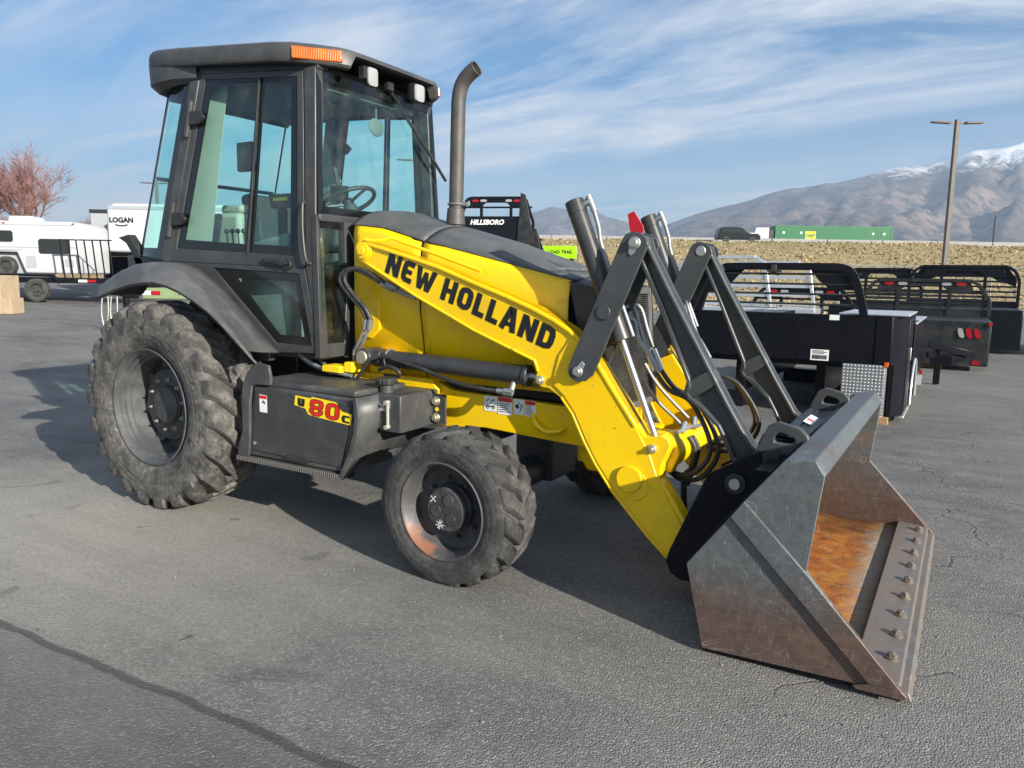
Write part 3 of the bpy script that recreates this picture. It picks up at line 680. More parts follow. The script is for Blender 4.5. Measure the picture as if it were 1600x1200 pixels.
# ---- wheels
def clampz(mb, zc, GZ_=GZ):
    lim = GZ_-zc+0.002
    mb.v = [(x, y*(1+max(0, (lim-z))*0.6), max(z, lim)) for x, y, z in mb.v]
def tyre_mesh(prof_, lug, nl, zc, hub_r):
    mb = MB(); full = prof_+[(-y, r) for y, r in reversed(prof_) if y < -1e-6]
    mb.lathe(full, n=112)
    for side in (-1, 1):
        for k in range(nl):
            th0 = 2*math.pi*k/nl+(math.pi/nl if side > 0 else 0)
            jit = random.uniform(-.012, .012)
            secs = []
            for (ya, rt_, rb, dth, hw) in lug:
                y = side*ya; w = hw/rt_; th = th0+jit-dth
                pr = lambda r, t: (r*math.cos(t), y, r*math.sin(t))
                rt2 = rt_+random.uniform(-.003, .002)
                secs.append([pr(rb, th-w*1.30), pr(rt2-0.006, th-w*1.04), pr(rt2, th-w*0.85), pr(rt2, th+w*0.85), pr(rt2-0.006, th+w*1.04), pr(rb, th+w*1.30)])
            o = len(mb.v); mb.loft(secs)
            mb.f.append(tuple(o+i for i in range(6))); mb.f.append(tuple(o+6*(len(secs)-1)+i for i in range(5, -1, -1)))
    clampz(mb, zc)
    return mb
def nut_ring(parent, n, rad, y, r, h, mat, ph=0.0, zc=0):
    me = MB().cyl((0,-h,0), (0,0,0), r, n=6).cyl((0,-h*1.9,0), (0,-h,0), r*0.55, n=8).mesh('wheel_nut', mat)
    for k in range(n):
        a = ph+2*math.pi*k/n
        o = bpy.data.objects.new('wheel_nut', me); col.objects.link(o); o.parent = parent; o.location = (rad*math.cos(a), y, rad*math.sin(a))
rear_prof = [(-.165,.350),(-.185,.372),(-.205,.400),(-.2215,.455),(-.2245,.500),(-.220,.548),(-.213,.578),(-.197,.600),(-.166,.611),(-.09,.619),(0,.624)]
rear_lug = [(.2155,.580,.565,-.006,.030),(.2185,.612,.575,.0,.041),(.211,.643,.588,.010,.047),(.182,.657,.598,.036,.050),(.12,.664,.608,.12,.048),(.06,.667,.614,.22,.044),(-.016,.668,.618,.34,.034)]
RX, RZ = -0.14, 0.598
rear_me = tyre_mesh(rear_prof, rear_lug, 22, RZ, .36).mesh('tyre', 'rear_tyre_rubber', 40)
rim_me = MB().lathe([(-.160,.352),(-.196,.372),(-.200,.366),(-.196,.358),(-.172,.350),(-.166,.340),(-.140,.337),(-.134,.326),(-.110,.323),(-.104,.312),(-.02,.305),(.10,.300),(.16,.330),(.19,.365)], n=72).mesh('wheel', 'rim_paint', 50)
disc_mb = MB().lathe([(.03,.240),(-.035,.238),(-.045,.228),(-.046,.205),(-.052,.195),(-.052,.0)], n=64)
for k in range(8):
    a = .2+2*math.pi*k/8; disc_mb.cyl((.26*math.cos(a),-.02,.26*math.sin(a)),(.26*math.cos(a),.02,.26*math.sin(a)), .045, n=10)
disc_mb.lathe([(.02,.305),(.03,.24),(.04,0)], n=48)
hub_mb = MB().lathe([(-.052,.130),(-.062,.128),(-.066,.122),(-.076,.119),(-.082,.110),(-.084,.0)], n=48)
front_prof = [(-.128,.232),(-.142,.250),(-.152,.285),(-.1545,.318),(-.150,.342),(-.143,.356),(-.136,.358),(-.130,.350),(-.115,.356),(-.05,.364),(0,.366)]
front_lug = [(.138,.364,.350,-.006,.024),(.134,.374,.352,.0,.037),(.122,.383,.358,.016,.043),(.10,.388,.362,.055,.045),(.065,.392,.366,.13,.043),(.025,.394,.368,.22,.039),(-.016,.394,.368,.31,.030)]
FX, FZ = 2.125, 0.318
front_me = tyre_mesh(front_prof, front_lug, 18, FZ, .24).mesh('tyre', 'front_tyre_rubber', 40)
frim_me = MB().lathe([(-.120,.232),(-.140,.246),(-.145,.240),(-.140,.232),(-.118,.226),(-.100,.212),(-.03,.205),(.08,.20),(.12,.235)], n=64).mesh('wheel', 'front_rim_paint', 50)
fdisc = MB().lathe([(-.035,.205),(-.03,.19),(-.025,.175),(-.025,.0)], n=56)
fhub = MB().lathe([(-.025,.122),(-.055,.120),(-.062,.114),(-.095,.112),(-.104,.103),(-.104,.0)], n=48)
for sg in (-1, 1):
    for (X, Zc, Yc, rm, tm, dm, hm, nn, nr, ny, nrd) in ((RX, RZ, .875, rim_me, rear_me, disc_mb, hub_mb, 10, .165, -.052, .0125), (FX, FZ, .93, frim_me, front_me, fdisc, fhub, 8, .147, -.025, .012)):
        w = bpy.data.objects.new('wheel', rm); col.objects.link(w); w.parent = T; w.location = (X, sg*Yc, Zc)
        if sg > 0: w.scale = (1, -1, 1)
        ty = bpy.data.objects.new('tyre', tm); col.objects.link(ty); ty.parent = w
        dm.build('wheel_disc', 'hub_paint', w, smooth=40); hb_ = hm.build('hub', 'hub_paint', w, smooth=30)
        nut_ring(w, nn, nr, ny, nrd, .016, 'zinc' if X < 1 else 'hub_paint', .17)
        if X > 1:
            for k in range(3):
                a = 1.2+2*math.pi*k/3
                MB().cyl((.055*math.cos(a), -.104, .055*math.sin(a)), (.055*math.cos(a), -.109, .055*math.sin(a)), .030, n=20).build('planet_cover', 'hub_paint', w, bevel=.002)
            if sg < 0:
                for ln in ([(-.085,.03),(-.05,.065)], [(-.08,.062),(-.052,.035)], [(-.045,-.06),(-.01,-.09)], [(-.012,-.055),(-.04,-.095)], [(-.052,-.08),(.0,-.076)], [(-.025,-.05),(-.03,-.1)]):
                    cm = MB(); stroke(cm, ln, .004, lambda a, b_: (a, -.1102, b_)); cm.build('chalk_mark', 'white_decal', w, smooth=0)

# ---- chassis under the body
ch = MB(); ch.box(-.55, 1.75, -.26, .26, .42, .95); ch.box(1.75, 2.45, -.18, .18, .62, .95); ch.box(-.75, .4, -.34, .34, .45, 1.05)
ch.cyl((RX,-.80,RZ), (RX,.80,RZ), .13, n=20); ch.cyl((FX,-.86,FZ+.02), (FX,.86,FZ+.02), .085, n=16); ch.box(FX-.12, FX+.12, -.16, .16, FZ-.04, .62)
ch.box(-1.0, -.55, -.22, .22, .35, .8)
P_(ch, 'chassis', 'cylinder_paint', bevel=.01)
def frame_side(s):
    beam = [(1.40,.845),(1.62,.845),(1.72,.80),(1.80,.795),(2.58,.775),(2.58,.575),(2.40,.582),(1.95,.605),(1.70,.58),(1.40,.58)]
    mb = MB().prism(beam, -.42*1, -.36)
    return mb if s < 0 else mb.mirror_y()
for s in (-1, 1): P_(frame_side(s), 'frame_rail', 'yellow_paint', bevel=.006)
# front axle support hanging under the nose
q = MB().prism([(2.50,.60),(2.74,.60),(2.74,.52),(2.66,.43),(2.55,.43),(2.50,.50)], -.33, -.25).prism([(2.50,.60),(2.74,.60),(2.74,.52),(2.66,.43),(2.55,.43),(2.50,.50)], .25, .33)
q.box(2.45, 2.60, -.25, .25, .45, .72); P_(q, 'axle_support', 'yellow_paint', bevel=.008)
# grab loop welded to the rail
P_(MB().tube([(2.26,-.422,.715),(2.30,-.455,.675),(2.36,-.458,.64),(2.43,-.452,.648),(2.455,-.422,.665)], .014, n=8), 'tie_down_loop', 'yellow_paint')
# warning labels on the rail
def decal_rect(mb, x0, x1, z0, z1, y): mb.poly([(x0,y,z0),(x1,y,z0),(x1,y,z1),(x0,y,z1)])
lab = MB()
decal_rect(lab, 1.95, 2.035, .705, .790, -.4225); decal_rect(lab, 2.04, 2.132, .695, .792, -.4225); decal_rect(lab, 2.142, 2.208, .705, .790, -.4225); decal_rect(lab, 2.213, 2.28, .700, .788, -.4225)
LB = P_(lab, 'warning_label', 'white_decal', smooth=0)
rl = MB(); decal_rect(rl, 2.042, 2.130, .766, .790, -.4235); decal_rect(rl, 2.215, 2.278, .764, .786, -.4235); rl.build('label_header', 'decal_red', LB, smooth=0)
lt = MB()
for (a, b_) in ((2.048, 2.124), (2.219, 2.274)):
    for k in range(5): decal_rect(lt, a, b_-random.uniform(0, .02), .753-k*.011, .757-k*.011, -.4235)
for ln in ([(1.96,.728),(1.985,.735),(2.02,.73)], [(1.965,.76),(1.98,.775)], [(1.995,.765),(2.02,.772)], [(1.99,.745),(2.0,.755)]): stroke(lt, ln, .006, lambda a, b_: (a, -.4235, b_))
lt.poly([(2.150,-.4235,.75),(2.165,-.4235,.735),(2.178,-.4235,.745),(2.165,-.4235,.765)])
for ln in ([(2.18,.72),(2.20,.765)], [(2.172,.775),(2.196,.74)]): stroke(lt, ln, .004, lambda a, b_: (a, -.4235, b_))
for cx in (1.975, 2.010): stroke(lt, [(cx+.009*math.cos(a), .728+.009*math.sin(a)) for a in [k*math.pi/4 for k in range(8)]], .004, lambda a, b_: (a, -.4235, b_), True)
lt.build('label_print', 'decal_black', LB, smooth=0)

# ---- hood
edge = [(1.00,1.744),(1.211,1.722),(1.474,1.650),(1.842,1.570),(2.015,1.532),(2.289,1.472),(2.455,1.436)]
crown = [(0.95,1.850),(1.10,1.846),(1.264,1.802),(1.374,1.768),(1.507,1.742),(1.851,1.654),(2.138,1.561),(2.354,1.484),(2.50,1.44)]
def ip(tbl, x):
    for (a, ha), (b_, hb_) in zip(tbl, tbl[1:]):
        if a <= x <= b_: return ha+(hb_-ha)*(x-a)/(b_-a)
    return tbl[0][1] if x < tbl[0][0] else tbl[-1][1]
def hood_top(x0, x1, n):
    secs = []
    for i in range(n+1):
        x = x0+(x1-x0)*i/n; e = ip(edge, x); c = ip(crown, x); w = .385; row = []
        for k in range(17):
            a = -1+2*k/16; z = e+(c-e)*(1-abs(a)**2.6); row.append((x, w*a, z))
        secs.append(row)
    return MB().loft(secs)
P_(hood_top(.95, 1.505, 14), 'hood_rear_cover', 'hood_plastic', solid=.012, smooth=60)
HT = P_(hood_top(1.513, 2.47, 20), 'hood', 'hood_plastic', solid=.012, smooth=60)
nose = MB(); secs = []
for x, dz in ((2.47, .004), (2.54, -.012), (2.575, -.05), (2.585, -.12)):
    e = ip(edge, 2.455)+dz-.02; c = ip(crown, 2.45)+dz; secs.append([(x-.02*abs(-1+2*k/12)**4, .385*(-1+2*k/12), e+(c-e)*(1-abs(-1+2*k/12)**2.6)) for k in range(13)])
nose.loft(secs); nose.build('hood_nose', 'hood_plastic', HT, solid=.01, smooth=60)
# name plate on the hood top front: amber lettering
text('NEW HOLLAND', .060, 'zinc_yellow', (2.38, -.20, 1.494), (0,1,0), (-1,0,.30), T, name='hood_badge', bold=.001)
def side_panel(x0, x1, zlow, n, y_t=-.386, y_m=-.415, top=None):
    secs = []
    for i in range(n+1):
        x = x0+(x1-x0)*i/n; e = ip(edge, x)-.006; zl = zlow(x); row = []
        for k, (f, yy) in enumerate(((0, y_t), (.04, y_t-.014), (.16, y_m), (.5, y_m-.004), (1, y_m))): row.append((x, yy, e+(zl-e)*f))
        secs.append(row)
    return MB().loft(secs)
for s in (-1, 1):
    a = side_panel(1.535, 2.455, lambda x: .845, 16); b_ = side_panel(.99, 1.515, lambda x: .86, 10, y_t=-.392, y_m=-.405)
    # the seam between the panels leans forward at the bottom
    def lean(mb):
        mb.v = [(x+(.05*max(0, (1.25-z)/.4)-.025 if 1.45 < x < 1.60 else 0), y, z) for x, y, z in mb.v]
    lean(a); lean(b_)
    if s > 0: a = a.mirror_y(); b_ = b_.mirror_y()
    P_(a, 'hood_side_panel', 'yellow_paint', solid=.012, smooth=50); P_(b_, 'rear_side_panel', 'yellow_paint', solid=.012, smooth=50)
inner = MB().box(.98, 2.40, -.375, .375, .80, 1.40); P_(inner, 'engine_block', 'soot')
text('EMISSION', .028, 'decal_black', (2.25, -.424, .872), (1,0,0), (0,0,1), T, name='side_lettering', bold=.0006)
# raised pressings on the rear panel and the loader tower plate
P_(MB().prism([(1.06,1.30),(1.20,1.30),(1.20,1.12),(1.13,1.06),(1.06,1.08)], -.428, -.408), 'tower_plate', 'yellow_paint', bevel=.006)
P_(MB().prism([(1.00,.86),(1.62,.86),(1.66,.80),(1.60,.70),(1.00,.74)], -.47, -.41).prism([(1.14,1.00),(1.30,1.00),(1.36,.96),(1.36,.86),(1.14,.86)], -.455, -.41), 'tower_foot', 'yellow_paint', bevel=.008)
# grille between the arms
gr = MB().ring([(2.60,-.37,1.40),(2.60,.37,1.40),(2.66,.37,.72),(2.66,-.37,.72)], [(2.61,-.33,1.36),(2.61,.33,1.36),(2.665,.33,.76),(2.665,-.33,.76)], (-.05,0,0))
GR = P_(gr, 'grille_frame', 'hood_plastic', bevel=.01)
fins = MB()
for k in range(54):
    z = .765+k*.0110; x = 2.645-(z-.76)*.085
    fins.box(x-.014, x, -.335, .335, z, z+.0045)
for k in range(31): 
    y = -.33+k*.022; fins.hexa([(2.615,y,.76),(2.628,y,.76),(2.628,y+.003,.76),(2.615,y+.003,.76)], [(2.562,y,1.36),(2.575,y,1.36),(2.575,y+.003,1.36),(2.562,y+.003,1.36)])
o = fins.build('grille_mesh', 'hub_paint', GR); o['kind'] = 'stuff'
for q in (-.40, .37): P_(MB().prism([(2.44,1.43),(2.60,1.40),(2.66,.72),(2.58,.70),(2.50,1.20)], q, q+.03), 'grille_cheek', 'black_plastic', bevel=.006)
P_(MB().box(2.40, 2.56, -.34, .34, .70, 1.36), 'radiator', 'soot')
# exhaust stack
ex = MB().tube([(1.452,0,1.72),(1.457,0,2.0),(1.466,0,2.40),(1.472,0,2.52),(1.497,0,2.595),(1.548,0,2.645),(1.60,0,2.672)], .0425, n=24, sub=6, cap=False)
EX = P_(ex, 'exhaust_pipe', 'exhaust_metal', solid=.004, smooth=60)
MB().cyl((1.45,0,1.76),(1.452,0,1.86), .060, .052, n=24).build('exhaust_collar', 'exhaust_metal', EX, bevel=.004)
MB().tube([(1.457+.052*math.cos(a), .052*math.sin(a), 1.885) for a in [k*math.pi/8 for k in range(17)]], .006, n=6, sub=1).box(1.50, 1.55, -.012, .012, 1.875, 1.895).build('exhaust_clamp', 'zinc', EX)
MB().cyl((1.575,0,2.657),(1.56,0,2.650), .040, n=20).build('exhaust_bore', 'soot', EX)

# ---- loader arms
arm = [(1.176,1.619),(1.223,1.632),(1.506,1.561),(1.726,1.502),(1.957,1.423),(2.177,1.351),(2.335,1.293),(2.447,1.244),(2.537,1.195),(2.596,1.150),(2.699,1.035),(2.767,.940),(2.909,.749),(2.945,.700),(2.985,.700),(3.028,.716),(3.066,.696),(3.074,.668),(3.060,.627),(3.035,.569),(3.032,.503),(3.110,.405),(3.197,.273),(3.215,.190),(3.205,.120),(3.170,.082),(3.136,.070),
       (2.980,.205),(2.788,.397),(2.686,.530),(2.621,.636),(2.554,.766),(2.489,.845),(2.423,.885),(2.380,.888),(2.348,.905),(2.340,.930),(2.352,.965),(2.331,1.018),(2.246,1.049),(1.960,1.153),(1.568,1.326),(1.168,1.524),(1.125,1.550),(1.112,1.585),(1.135,1.612)]
def arm_side(s):
    y0, y1 = -.548, -.462
    fl = (lambda q: q) if s < 0 else (lambda q: q.mirror_y())
    A_ = P_(fl(MB().prism(arm, y0, y1)), 'loader_arm', 'yellow_paint', bevel=.004)
    top = [arm[i] for i in range(1, 13)]; bot = [arm[i] for i in range(26, 33)]; bot2 = [arm[i] for i in range(37, 43)]
    fl(MB().strip(top, -.020, y0-.014, y1+.014)).build('top_flange', 'yellow_paint', A_, bevel=.005)
    fl(MB().strip(bot, -.014, y0-.007, y1+.007).strip(bot2, -.014, y0-.007, y1+.007)).build('bottom_flange', 'yellow_paint', A_, bevel=.004)
    # boxed lower part stands a little proud of the long plate
    low = [(2.545,1.155),(2.600,1.130),(2.690,1.028),(2.755,.938),(2.900,.745),(2.948,.665),(2.985,.60),(3.015,.52),(3.085,.40),(3.17,.27),(3.175,.16),(3.140,.105),(2.985,.235),(2.800,.420),(2.702,.545),(2.640,.650),(2.575,.778),(2.512,.858),(2.455,.905),(2.450,.945),(2.478,1.060)]
    fl(MB().prism(low, y0-.008, y0+.002)).build('lower_plate', 'yellow_paint', A_, bevel=.003)
    fl(MB().cyl((2.883,y0-.008,.484),(2.883,y0-.024,.484), .066, n=48)).build('cover_disc', 'yellow_paint', A_, bevel=.004)
    fl(MB().cyl((2.905,y0-.008,.455),(2.905,y0-.014,.455), .075, n=40)).build('weld_pad', 'yellow_paint', A_, bevel=.003)
    for (x, z, r, mt_, out_) in ((1.189,1.582,.048,'yellow_paint',.020),(2.376,.926,.024,'zinc_yellow',.020),(2.991,.646,.022,'zinc_yellow',.020)):
        pn = fl(MB().cyl((x,y0+.002,z),(x,y0-out_,z), r, n=28)).build('pivot_pin', mt_, A_, bevel=.004)
        fl(MB().cyl((x,y0-out_,z),(x,y0-out_-.012,z), r*.52, n=6 if r < .03 else 24)).build('pin_head', mt_, pn, bevel=.002)
    fl(MB().cyl((1.189,y0-.0,1.582),(1.189,y0-.010,1.582), .062, n=36)).build('pivot_boss', 'yellow_paint', A_, bevel=.003)
    fl(MB().tube([(1.21,-.56,1.645),(1.30,-.53,1.640),(1.36,-.50,1.655),(1.45,-.48,1.625),(1.62,-.475,1.575),(1.95,-.47,1.475)], .010, n=8)).build('steel_line', 'yellow_paint', A_)
    return A_
ARM = arm_side(-1); arm_side(1)
ang = math.atan2(1.074-1.46, 2.422-1.353)
bt = block_text('NEW HOLLAND', .122, 1.150, -.5500, (1.345,1.462), ang+.004, t=.238, gap=.115)
bt.build('arm_lettering', 'decal_black', ARM, smooth=0)
# cross tube between the arms with its hydraulic lines
P_(MB().cyl((3.005,-.462,.60),(3.005,.462,.60), .080, n=40), 'cross_tube', 'yellow_paint', bevel=.004)
for s in (-1, 1): P_(MB().prism([(2.93,.72),(3.06,.72),(3.10,.62),(3.06,.52),(2.90,.50)], s*.462-.006, s*.40), 'tube_gusset', 'yellow_paint', bevel=.006)
P_(MB().prism([(2.62,.95),(2.78,1.02),(2.95,.78),(2.88,.70)], .28, .30), 'inner_gusset', 'yellow_paint', bevel=.004)

# ---- bell cranks, bucket links, cylinders
crank = [(2.810,1.630),(2.826,1.652),(2.860,1.664),(2.900,1.656),(2.928,1.632),(2.940,1.603),(2.696,1.009),(2.679,.975),(2.640,.945),(2.590,.940),(2.556,.962),(2.544,.995),(2.550,1.018)]
link_l = [(2.868,1.560),(2.985,1.315),(3.135,.985),(3.140,.955),(3.128,.925),(3.150,.895),(3.215,.850),(3.285,.785),(3.325,.715),(3.360,.640),(3.430,.590)]
link_r = [(3.520,.600),(3.545,.650),(3.500,.680),(3.445,.722),(3.330,.905),(3.180,1.160),(3.030,1.415),(2.935,1.585),(2.915,1.640),(2.870,1.655),(2.840,1.62)]
def linkage(s):
    fl = (lambda q: q) if s < 0 else (lambda q: q.mirror_y())
    for (a, b_) in ((-.585,-.569), (-.441,-.425)):
        K = P_(fl(MB().prism(crank, a, b_)), 'bell_crank_plate', 'link_paint', bevel=.003)
        if a < -.5:
            fl(MB().cyl((2.73,a,1.285),(2.73,a-.008,1.285), .036, n=36)).build('trunnion_cap', 'link_paint', K, bevel=.003)
            for (x, z, r) in ((2.874,1.611,.030), (2.602,.990,.027)):
                fl(MB().cyl((x,-.42,z),(x,a-.010,z), r, n=28).cyl((x,a-.010,z),(x,a-.026,z), r*.72, n=28)).build('pin', 'zinc', K, bevel=.004)
                kx, kz = x-.014, z-.046
                if x < 2.7: kx, kz = x+.022, z+.040
                kp = fl(MB().prism([(x-.024,z),(kx-.015,kz),(kx,kz-.014 if x > 2.7 else kz+.014),(kx+.015,kz),(x+.024,z)], a-.006, a)).build('pin_keeper', 'zinc', K, bevel=.002)
    web = link_l+link_r
    W = P_(fl(MB().prism(web, -.512, -.486)), 'bucket_link', 'link_paint', bevel=.002)
    fl(MB().strip(link_l, .020, -.545, -.455).strip(link_r[1:], .020, -.545, -.455)).build('link_flange', 'link_paint', W, bevel=.006)
    fl(MB().prism([(3.122,.925),(3.137,.985),(3.250,1.045),(3.285,.985),(3.165,.900)], -.543, -.457)).build('link_rib', 'link_paint', W, bevel=.008)
    # tilt cylinder
    b0 = Vector((2.518,-.503,1.813)); b1 = Vector((2.795,-.503,1.147)); b2 = Vector((2.985,-.503,.690))
    d = (b1-b0).normalized()
    Cc = P_(fl(MB().cyl(b0, b1, .046, n=36).cyl(b0-d*.008, b0+d*.06, .0475, n=36).cyl(b1-d*.16, b1, .051, n=36)), 'tilt_cylinder', 'cylinder_paint', bevel=.003)
    fl(MB().cyl(b1, b2, .0185, n=24)).build('rod', 'chrome_rod', Cc)
    fl(MB().cyl((2.991,-.535,.646),(2.991,-.470,.646), .042, n=28)).build('rod_eye', 'yellow_paint', Cc, bevel=.004)
    sd = Vector((.92,0,.38))
    fl(MB().tube([b0+d*.03+sd*.045, b0+d*.012+sd*.075, b0+d*.05+sd*.083, b0+d*.16+sd*.078, b0+d*.24+sd*.062, b0+d*.40+sd*.060, b0+d*.72+sd*.062], .0105, n=10)).build('pipe', 'galvanized', Cc)
    fl(MB().cyl(b0+d*.03+sd*.046, b0+d*.03+sd*.078, .017, n=12).cyl(b0+d*.0+sd*.080, b0+d*.085+sd*.084, .0155, n=12)).build('pipe_fitting', 'zinc', Cc)
    p1 = b1-d*.10+sd*.05; p1.y = -.46
    fl(MB().tube([p1, p1+Vector((.03,.02,-.02)), p1+Vector((.045,.03,-.10)), p1+Vector((.10,.035,-.17)), p1+Vector((.16,.04,-.26))], .012, n=10)).build('lower_pipe', 'galvanized', Cc)
    q1 = p1+Vector((.16,.04,-.26))
    for k in range(2):
        o_ = Vector((.022*k, .030*k, .004*k))
        a_ = Vector((2.930,-.40,1.000))+o_
        fl(MB().cyl(a_+Vector((-.045,0,.10)), a_, .0165, n=12)).build('hose_end', 'zinc', Cc)
        fl(MB().tube([a_+Vector((-.05,0,.11)), a_+Vector((-.085,.005,.20)), a_+Vector((-.13,.0,.31)), b1-d*(.05+.10*k)+sd*.04], .010, n=10)).build('steel_pipe', 'galvanized', Cc)
        fl(MB().tube([a_, a_+Vector((.075,0,-.085)), Vector((3.118+.02*k,-.41+.03*k,.870)), Vector((3.214+.025*k,-.43+.03*k,.730)), Vector((3.232+.03*k,-.44+.03*k,.63-.01*k)), Vector((3.17+.02*k,-.44+.03*k,.535-.03*k)), Vector((3.08,-.40+.03*k,.500-.03*k)), Vector((3.00,-.36+.03*k,.515-.02*k))], .0125, n=10)).build('hose', 'rubber_hose', Cc)
    # lift cylinder
    l0 = Vector((1.235,-.50,.962)); l1 = Vector((2.265,-.50,.936)); l2 = Vector((2.376,-.50,.926))
    Lc = P_(fl(MB().cyl(l0, l1, .0505, n=40).cyl(l1-Vector((.01,0,0)), l1+Vector((.018,0,-.001)), .057, n=40).cyl(l0, l0+Vector((.06,0,0)), .054, n=40)), 'lift_cylinder', 'cylinder_paint', bevel=.004)
    fl(MB().cyl(l1, l2, .0225, n=24)).build('rod', 'chrome_rod', Lc)
    fl(MB().cyl((1.195,-.575,.965),(1.195,-.43,.965), .052, n=32)).build('base_eye', 'cylinder_paint', Lc, bevel=.006)
    fl(MB().cyl((1.195,-.575,.965),(1.195,-.592,.965), .040, n=32)).build('base_pin', 'zinc_yellow', Lc, bevel=.005)
    fl(MB().tube([(1.345+.0,-.50+.058*math.cos(a),.959+.058*math.sin(a)) for a in [k*math.pi/8 for k in range(17)]], .006, n=6, sub=1)).build('hose_clip', 'zinc', Lc)
    fl(MB().tube([(1.36,-.560,.975),(1.45,-.568,.962),(1.62,-.572,.930),(1.861,-.575,.871),(2.05,-.572,.852),(2.133,-.568,.850)], .0115, n=10)).build('hose', 'rubber_hose', Lc)
    fl(MB().cyl((2.125,-.568,.850),(2.19,-.565,.848), .015, n=12).cyl((2.20,-.560,.832),(2.20,-.52,.90), .016, n=12).cyl((2.165,-.566,.848),(2.215,-.562,.846), .021, n=6)).build('hose_fitting', 'zinc', Lc)
    fl(MB().tube([(1.36,-.560,.985),(1.26,-.585,.955),(1.19,-.59,.87),(1.13,-.585,.815),(1.02,-.575,.80),(.92,-.56,.81)], .011, n=10)).build('rear_hose', 'rubber_hose', Lc)
    fl(MB().tube([(1.33,-.59,.900),(1.42,-.61,.930),(1.49,-.605,.905),(1.47,-.59,.872),(1.36,-.57,.872)], .011, n=10)).build('loop_hose', 'rubber_hose', Lc)
linkage(-1); linkage(1)
# red position indicator on the far bell crank pin side
P_(MB().prism([(2.740,1.762),(2.772,1.776),(2.826,1.700),(2.824,1.672),(2.774,1.660),(2.756,1.680)], -.36, -.352), 'bucket_level_flag', 'red_paint', bevel=.001)
# fittings on the cross tube
ft = MB().tube([(2.86,-.35,.93),(2.92,-.30,.83),(3.00,-.22,.73),(3.02,-.20,.69)], .009, n=8).tube([(2.83,-.28,1.02),(2.90,-.24,.90),(3.03,-.15,.74)], .009, n=8)
ft.tube([(3.02,-.30,.685),(3.05,-.18,.70),(3.06,-.10,.69),(3.05,.0,.68)], .010, n=8).cyl((3.03,-.26,.68),(3.03,-.20,.72), .016, n=10).cyl((3.05,-.12,.68),(3.04,-.08,.73), .016, n=10)
P_(ft, 'cross_pipe', 'galvanized')
P_(MB().tube([(3.07,-.25,.66),(3.10,-.24,.60),(3.09,-.24,.50),(3.05,-.23,.44),(3.06,-.22,.25),(3.10,-.22,.10)], .016, n=8).tube([(3.07,-.20,.66),(3.105,-.20,.60),(3.09,-.20,.50),(3.06,-.21,.40)], .012, n=8), 'drain_hose', 'rubber_hose')
# two hoses looping from the cab corner over the arm pivot
for k in range(2):
    dx = .034*k
    P_(MB().tube([(1.30+dx,-.515,1.395-.005*k),(1.225+dx,-.53,1.435),(1.12+dx,-.545,1.478),(1.035+dx*.6,-.55,1.462),(1.005+dx,-.55,1.405),(1.06+dx,-.54,1.33),(1.14+dx,-.525,1.25),(1.168+dx,-.51,1.18)], .0135, n=10), 'arm_hose', 'rubber_hose')
    P_(MB().cyl((1.168+dx,-.51,1.185),(1.15+dx,-.505,1.125), .0175, n=12).tube([(1.15+dx,-.505,1.13),(1.09+dx,-.50,1.03),(1.05+dx,-.49,.98),(1.045+dx,-.48,.90)], .010, n=8), 'hose_pipe', 'galvanized')
    P_(MB().cyl((1.295+dx,-.515,1.397),(1.37+dx,-.505,1.365), .018, n=12).tube([(1.37+dx,-.505,1.365),(1.46,-.50,1.335),(1.53,-.50,1.318+.012*k)], .010, n=8), 'arm_pipe', 'galvanized')
P_(MB().tube([(.70,-.60,.955),(.82,-.60,.90),(.95,-.60,.868),(1.12,-.59,.85)], .012, n=8).tube([(.62,-.56,.97),(.75,-.57,.90),(.95,-.575,.85)], .012, n=8).tube([(.72,-.50,.98),(.85,-.53,.89),(1.1,-.55,.835)], .012, n=8), 'chassis_pipe', 'galvanized')
P_(MB().box(.92, 1.06, -.63, -.52, .865, .905).box(1.07, 1.13, -.60, -.50, .87, .93), 'valve_bracket', 'decal_yellow', bevel=.004)

# ---- bucket
sheet = [(4.02,.002),(3.80,-.004),(3.60,-.002),(3.50,.012),(3.43,.055),(3.385,.12),(3.362,.20),(3.362,.29),(3.40,.37),(3.46,.46),(3.56,.59),(3.66,.715),(3.70,.760)]
secs = [[(x, y, z) for x, z in sheet] for y in (-1.036, -.5, 0, .5, 1.036)]
BK = P_(MB().loft(secs), 'bucket', 'bucket_floor', solid=.014, smooth=60)
side = [(3.689,.789),(3.796,.798),(3.830,.746),(3.790,.379),(4.132,.012),(4.026,-.015),(3.979,-.008),(3.417,-.026),(3.336,.314),(3.503,.542),(3.552,.611)]
for s in (-1, 1):
    fl = (lambda q: q) if s < 0 else (lambda q: q.mirror_y())
    S = P_(fl(MB().prism(side, -1.052, -1.036)), 'bucket_side', 'bucket_side', BK, bevel=.002)
    cut = [(3.552,.611),(3.790,.379),(4.136,.014),(4.030,.010),(3.503,.542)]
    P_(fl(MB().prism(cut, -1.068, -1.0525)), 'side_cutter', 'bucket_side', BK, bevel=.003)
    P_(fl(MB().prism([(3.975,-.010),(4.030,.010),(4.130,.020),(4.158,-.006),(4.140,-.020),(3.99,-.022)], -1.066, -1.036)), 'edge_corner', 'bucket_side', BK, bevel=.004)
back = [(3.985,-.022),(3.43,-.036),(3.346,.314),(3.503,.535),(3.685,.775)]
P_(MB().loft([[(x-.012, y, z) for x, z in back] for y in (-1.036, 1.036)]), 'bucket_back', 'black_paint', BK, solid=.010)
P_(MB().prism([(3.690,.790),(3.792,.799),(3.832,.745),(3.815,.720),(3.70,.70),(3.655,.735)], -1.034, 1.034), 'top_beam', 'bucket_beam', BK, bevel=.006)
